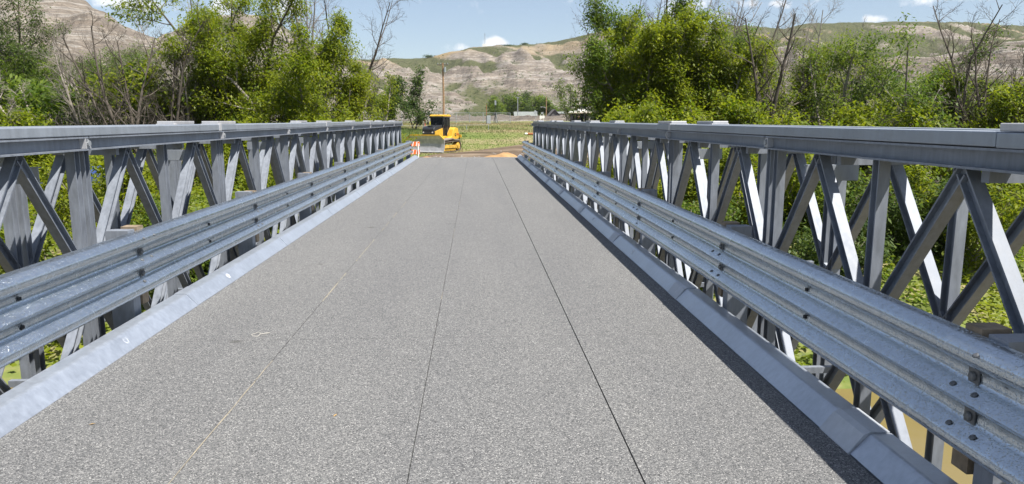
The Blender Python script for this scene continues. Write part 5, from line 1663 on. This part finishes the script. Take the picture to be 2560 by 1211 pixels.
def house(px0, px1, Y, yroof, yeave, ridge_along, mats, label, rz=0.):
    xa, xb = base_at(px0, Y), base_at(px1, Y); w_ = xb - xa; xc_ = (xa + xb) / 2; gz = g1(xc_, Y)
    zr, ze = H_for(px0, Y, yroof, gz), H_for(px0, Y, yeave, gz)
    dpt = 7.0
    hs = thing('house', (xc_, Y, gz), label, 'house', rz=rz)
    if ridge_along:
        wl_ = MB().box((0, 0, ze / 2 - .2), (w_ * .94, dpt, ze + .4)).build('wall', mats[0], hs)
        rfp = [(-dpt / 2 - .5, ze - .05), (0, zr), (dpt / 2 + .5, ze - .05), (dpt / 2 + .5, ze + .12), (0, zr + .18), (-dpt / 2 - .5, ze + .12)]
        MB().prism(rfp, (-w_ / 2, 0, 0), (w_ / 2, 0, 0), (0, 1, 0), (0, 0, 1)).build('roof', mats[1], hs)
    else:
        MB().prism([(-w_ * .46, -.3), (w_ * .46, -.3), (w_ * .46, ze), (0, zr - .1), (-w_ * .46, ze)], (0, -dpt / 2, 0), (0, dpt / 2, 0), (1, 0, 0), (0, 0, 1)).build('wall', mats[0], hs)
        rfp = [(-w_ / 2 - .3, ze - .2), (0, zr), (w_ / 2 + .3, ze - .2), (w_ / 2 + .3, ze), (0, zr + .2), (-w_ / 2 - .3, ze)]
        MB().prism(rfp, (0, -dpt / 2 - .4, 0), (0, dpt / 2 + .4, 0), (1, 0, 0), (0, 0, 1)).build('roof', mats[1], hs)
    return hs, w_, dpt, ze


hs, w_, dpt, ze = house(1284, 1342, 255, 281, 292, True, ('wall_pale', 'roof_grey'), 'low house with a pale grey roof in front of the grove')
for q in (-.28, .05, .32):
    wn_ = MB().box((q * w_, -dpt / 2 - .03, ze * .5), (1.1, .05, 1.0)).build('window', 'white_paint', hs)
    MB().box((q * w_, -dpt / 2 - .07, ze * .5), (.9, .03, .8)).build('pane', 'hole', wn_)
hs, w_, dpt, ze = house(1371, 1396, 232, 275, 290, False, ('roof_dark', 'roof_dark'), 'dark gabled house wing left of the tall narrow tree')
MB().box((0, -dpt / 2 - .03, ze * .45), (2.2, .05, ze * .7)).build('garage_door', 'hole', hs)
hs, w_, dpt, ze = house(1386, 1432, 236, 281, 285, True, ('wall_brown', 'roof_grey'), 'pinkish brown house wall with a white window behind the tall narrow tree')
wn_ = MB().box((-w_ * .36, -dpt / 2 - .03, ze * .55), (1.6, .05, 1.1)).build('window', 'white_paint', hs)
for q in (-.37, .37):
    MB().box((-w_ * .36 + q, -dpt / 2 - .07, ze * .55), (.5, .03, .8)).build('pane', 'hole', wn_)
hs, w_, dpt, ze = house(1462, 1500, 190, 277, 282, True, ('wall_pale', 'roof_grey'), 'pale shed roof behind the tractor and the big right tree')

# ------------------------------------------------------------------ yellow loader behind the left trees
lp = at(478, 312, 52); lz = g1(lp.x, 52)
lz = max(lz, at(478, 297, 52).z - 2.78)
ld = thing('loader', (lp.x, 52, lz), 'yellow wheel loader half hidden behind the bare trunks left of the bridge', 'loader', rz=R(75))
MB().prism([(-.2, .9), (2.0, .9), (2.0, 1.7), (1.2, 1.9), (-.2, 1.9)], (-.65, 0, 0), (.65, 0, 0), (0, 1, 0), (0, 0, 1)).build('body', 'yellow_paint', ld)
MB().prism([(-1.6, .7), (-.2, .8), (-.2, 1.3), (-1.6, 1.1)], (-.5, 0, 0), (.5, 0, 0), (0, 1, 0), (0, 0, 1)).build('front_frame', 'yellow_paint', ld)
MB().box((0, .1, 2.2), (1.1, 1.0, .9)).build('cab', 'glass', ld)
for sx_ in (1, -1):
    for yy in (-.38, .58):
        MB().box((sx_ * .54, yy, 2.2), (.08, .08, .95)).build('cab_post', 'black_paint', ld)
MB().box((0, .1, 2.72), (1.25, 1.15, .12)).build('cab_roof', 'yellow_paint', ld)
for sx_ in (1, -1):
    for yy in (-1.15, 1.2):
        wh = MB().cyl((sx_ * .62, yy, .62), (sx_ * 1.05, yy, .62), .62, 20).build('wheel', 'rubber', ld)
        MB().cyl((sx_ * 1.03, yy, .62), (sx_ * 1.07, yy, .62), .3, 14).build('rim', 'yellow_paint', wh)
    MB().prism([(-.07, -.09), (.07, -.09), (.07, .09), (-.07, .09)], (sx_ * .4, -.5, 1.6), (sx_ * .4, -2.2, .6), (1, 0, 0), (0, 0, 1)).build('lift_arm', 'yellow_paint', ld)
MB().prism([(-2.9, .15), (-2.2, .15), (-2.1, .5), (-2.25, 1.0), (-2.35, 1.0), (-2.2, .5), (-2.25, .22), (-2.9, .2)], (-1.1, 0, 0), (1.1, 0, 0), (0, 1, 0), (0, 0, 1)).build('bucket', 'yellow_worn', ld)

# blue tarpaulin bundle among the dead branches, rusty pipe in the grass
tb = at(240, 432, 25.5); tbz = g1(tb.x, 25.5)
u = np.linspace(-1, 1, 22); UX, UY = np.meshgrid(u, u)
X = tb.x + UX * .55; Yq = 25.5 + UY * .5
top = np.clip(1 - np.maximum(np.abs(UX), np.abs(UY)) ** 3, 0, 1) * (.35 + .9 * (fbm(X * 3.1, Yq * 3.1, 14) - .25))
Zz = max(tbz, tb.z - .35) - .05 + top
V = np.stack([X, Yq, Zz], -1).reshape(-1, 3); k = 22
ii = (np.arange(k - 1)[:, None] * k + np.arange(k - 1)[None]).ravel()
tag(obj('tarpaulin', mesh_np('tarpaulin', V, np.stack([ii, ii + 1, ii + k + 1, ii + k], -1), 'blue_tarp', False)), 'crumpled blue tarpaulin among dead branches seen through the left truss', 'tarpaulin')
pp = at(1322, 337, 77); pz = g1(pp.x, 77)
rp_ = MB().cyl((-.15, 0, .14), (1.6, .5, .14), .11, 12).build('pipe', 'rust', loc=(pp.x, 77, pz)); tag(rp_, 'rusty pipe lying in the grass at the end of the right truss', 'pipe')
MB().cyl((-.42, -.08, .14), (-.15, 0, .14), .10, 12).build('pipe_end', 'white_paint', rp_)

# ------------------------------------------------------------------ litter on the deck
def on_deck(px, py):
    t, e = ray(px, py)
    Y = -EYE / e
    return Vector((t * Y, Y, 0))


p = on_deck(640, 839)
lt = MB()
ring = [(.030 * math.cos(a), .045 * math.sin(a), .006 + .004 * math.sin(2 * a)) for a in [q * .45 for q in range(15)]]
lt.tube(ring, .0018, 5)
lt.box((.062, .026, .006), (.062, .007, .003), Matrix.Rotation(R(28), 3, 'Z'))
tag(lt.build('litter', 'litter', loc=(p.x, p.y, .002)), 'small looped strip of white litter on the left part of the deck', 'litter')
for (px, py, rz_, label) in ((230, 1062, .4, 'small dry leaf lying on the deck near the left kerb'), (838, 1040, 1.2, 'tiny dry leaf lying between the left and middle deck joints')):
    p = on_deck(px, py)
    lf = MB(); lf.add([(-.016, 0, .002), (0, -.007, .006), (.018, 0, .004), (0, .008, .003)], [(0, 1, 2, 3)])
    lf.add([(-.016, 0, .001), (0, -.007, .005), (.018, 0, .003), (0, .008, .002)], [(3, 2, 1, 0)])
    tag(obj('dry_leaf', lf.mesh('dry_leaf', 'dry_leaf'), None, (p.x, p.y, .001), (0, 0, rz_)), label, 'leaf', 'dry leaves on the deck')

# stones and clods over the road and around the deck end
rg = npr(19)
N = 900
y = 32 + 30 * rg.random(N) ** 1.6; x = rg.normal(0, 1, N) * 3.6 + np.interp(y, cy, cx)
r_ = .02 + .09 * rg.random(N) ** 4
z = gnd(x, y) + .09
oct_ = np.array([[1, 0, 0], [-1, 0, 0], [0, 1, 0], [0, -1, 0], [0, 0, .7], [0, 0, -.7]])
of = np.array([[0, 2, 4], [2, 1, 4], [1, 3, 4], [3, 0, 4], [2, 0, 5], [1, 2, 5], [3, 1, 5], [0, 3, 5]])
V = (np.stack([x, y, z], -1)[:, None] + oct_[None] * r_[:, None, None] * rg.uniform(.6, 1.3, (N, 6, 1))).reshape(-1, 3)
Ff = (np.arange(N)[:, None, None] * 6 + of[None]).reshape(-1, 3)
tag(obj('road_stones', mesh_np('road_stones', V, Ff, 'concrete')), kind='stuff')

# ------------------------------------------------------------------ thin summer haze over the valley
hzm = bpy.data.materials.new('haze'); hzm.use_nodes = True
hn, hl = hzm.node_tree.nodes, hzm.node_tree.links
hn.clear()
ho_ = hn.new('ShaderNodeOutputMaterial'); pv = hn.new('ShaderNodeVolumePrincipled')
pv.inputs['Color'].default_value = (.86, .90, .96, 1)
pv.inputs['Density'].default_value = .00008
pv.inputs['Anisotropy'].default_value = .2
hl.new(pv.outputs[0], ho_.inputs['Volume'])
M['haze'] = hzm
tag(MB().box((0, 0, 95), (5900, 6000, 204)).build('haze', 'haze'), kind='stuff')
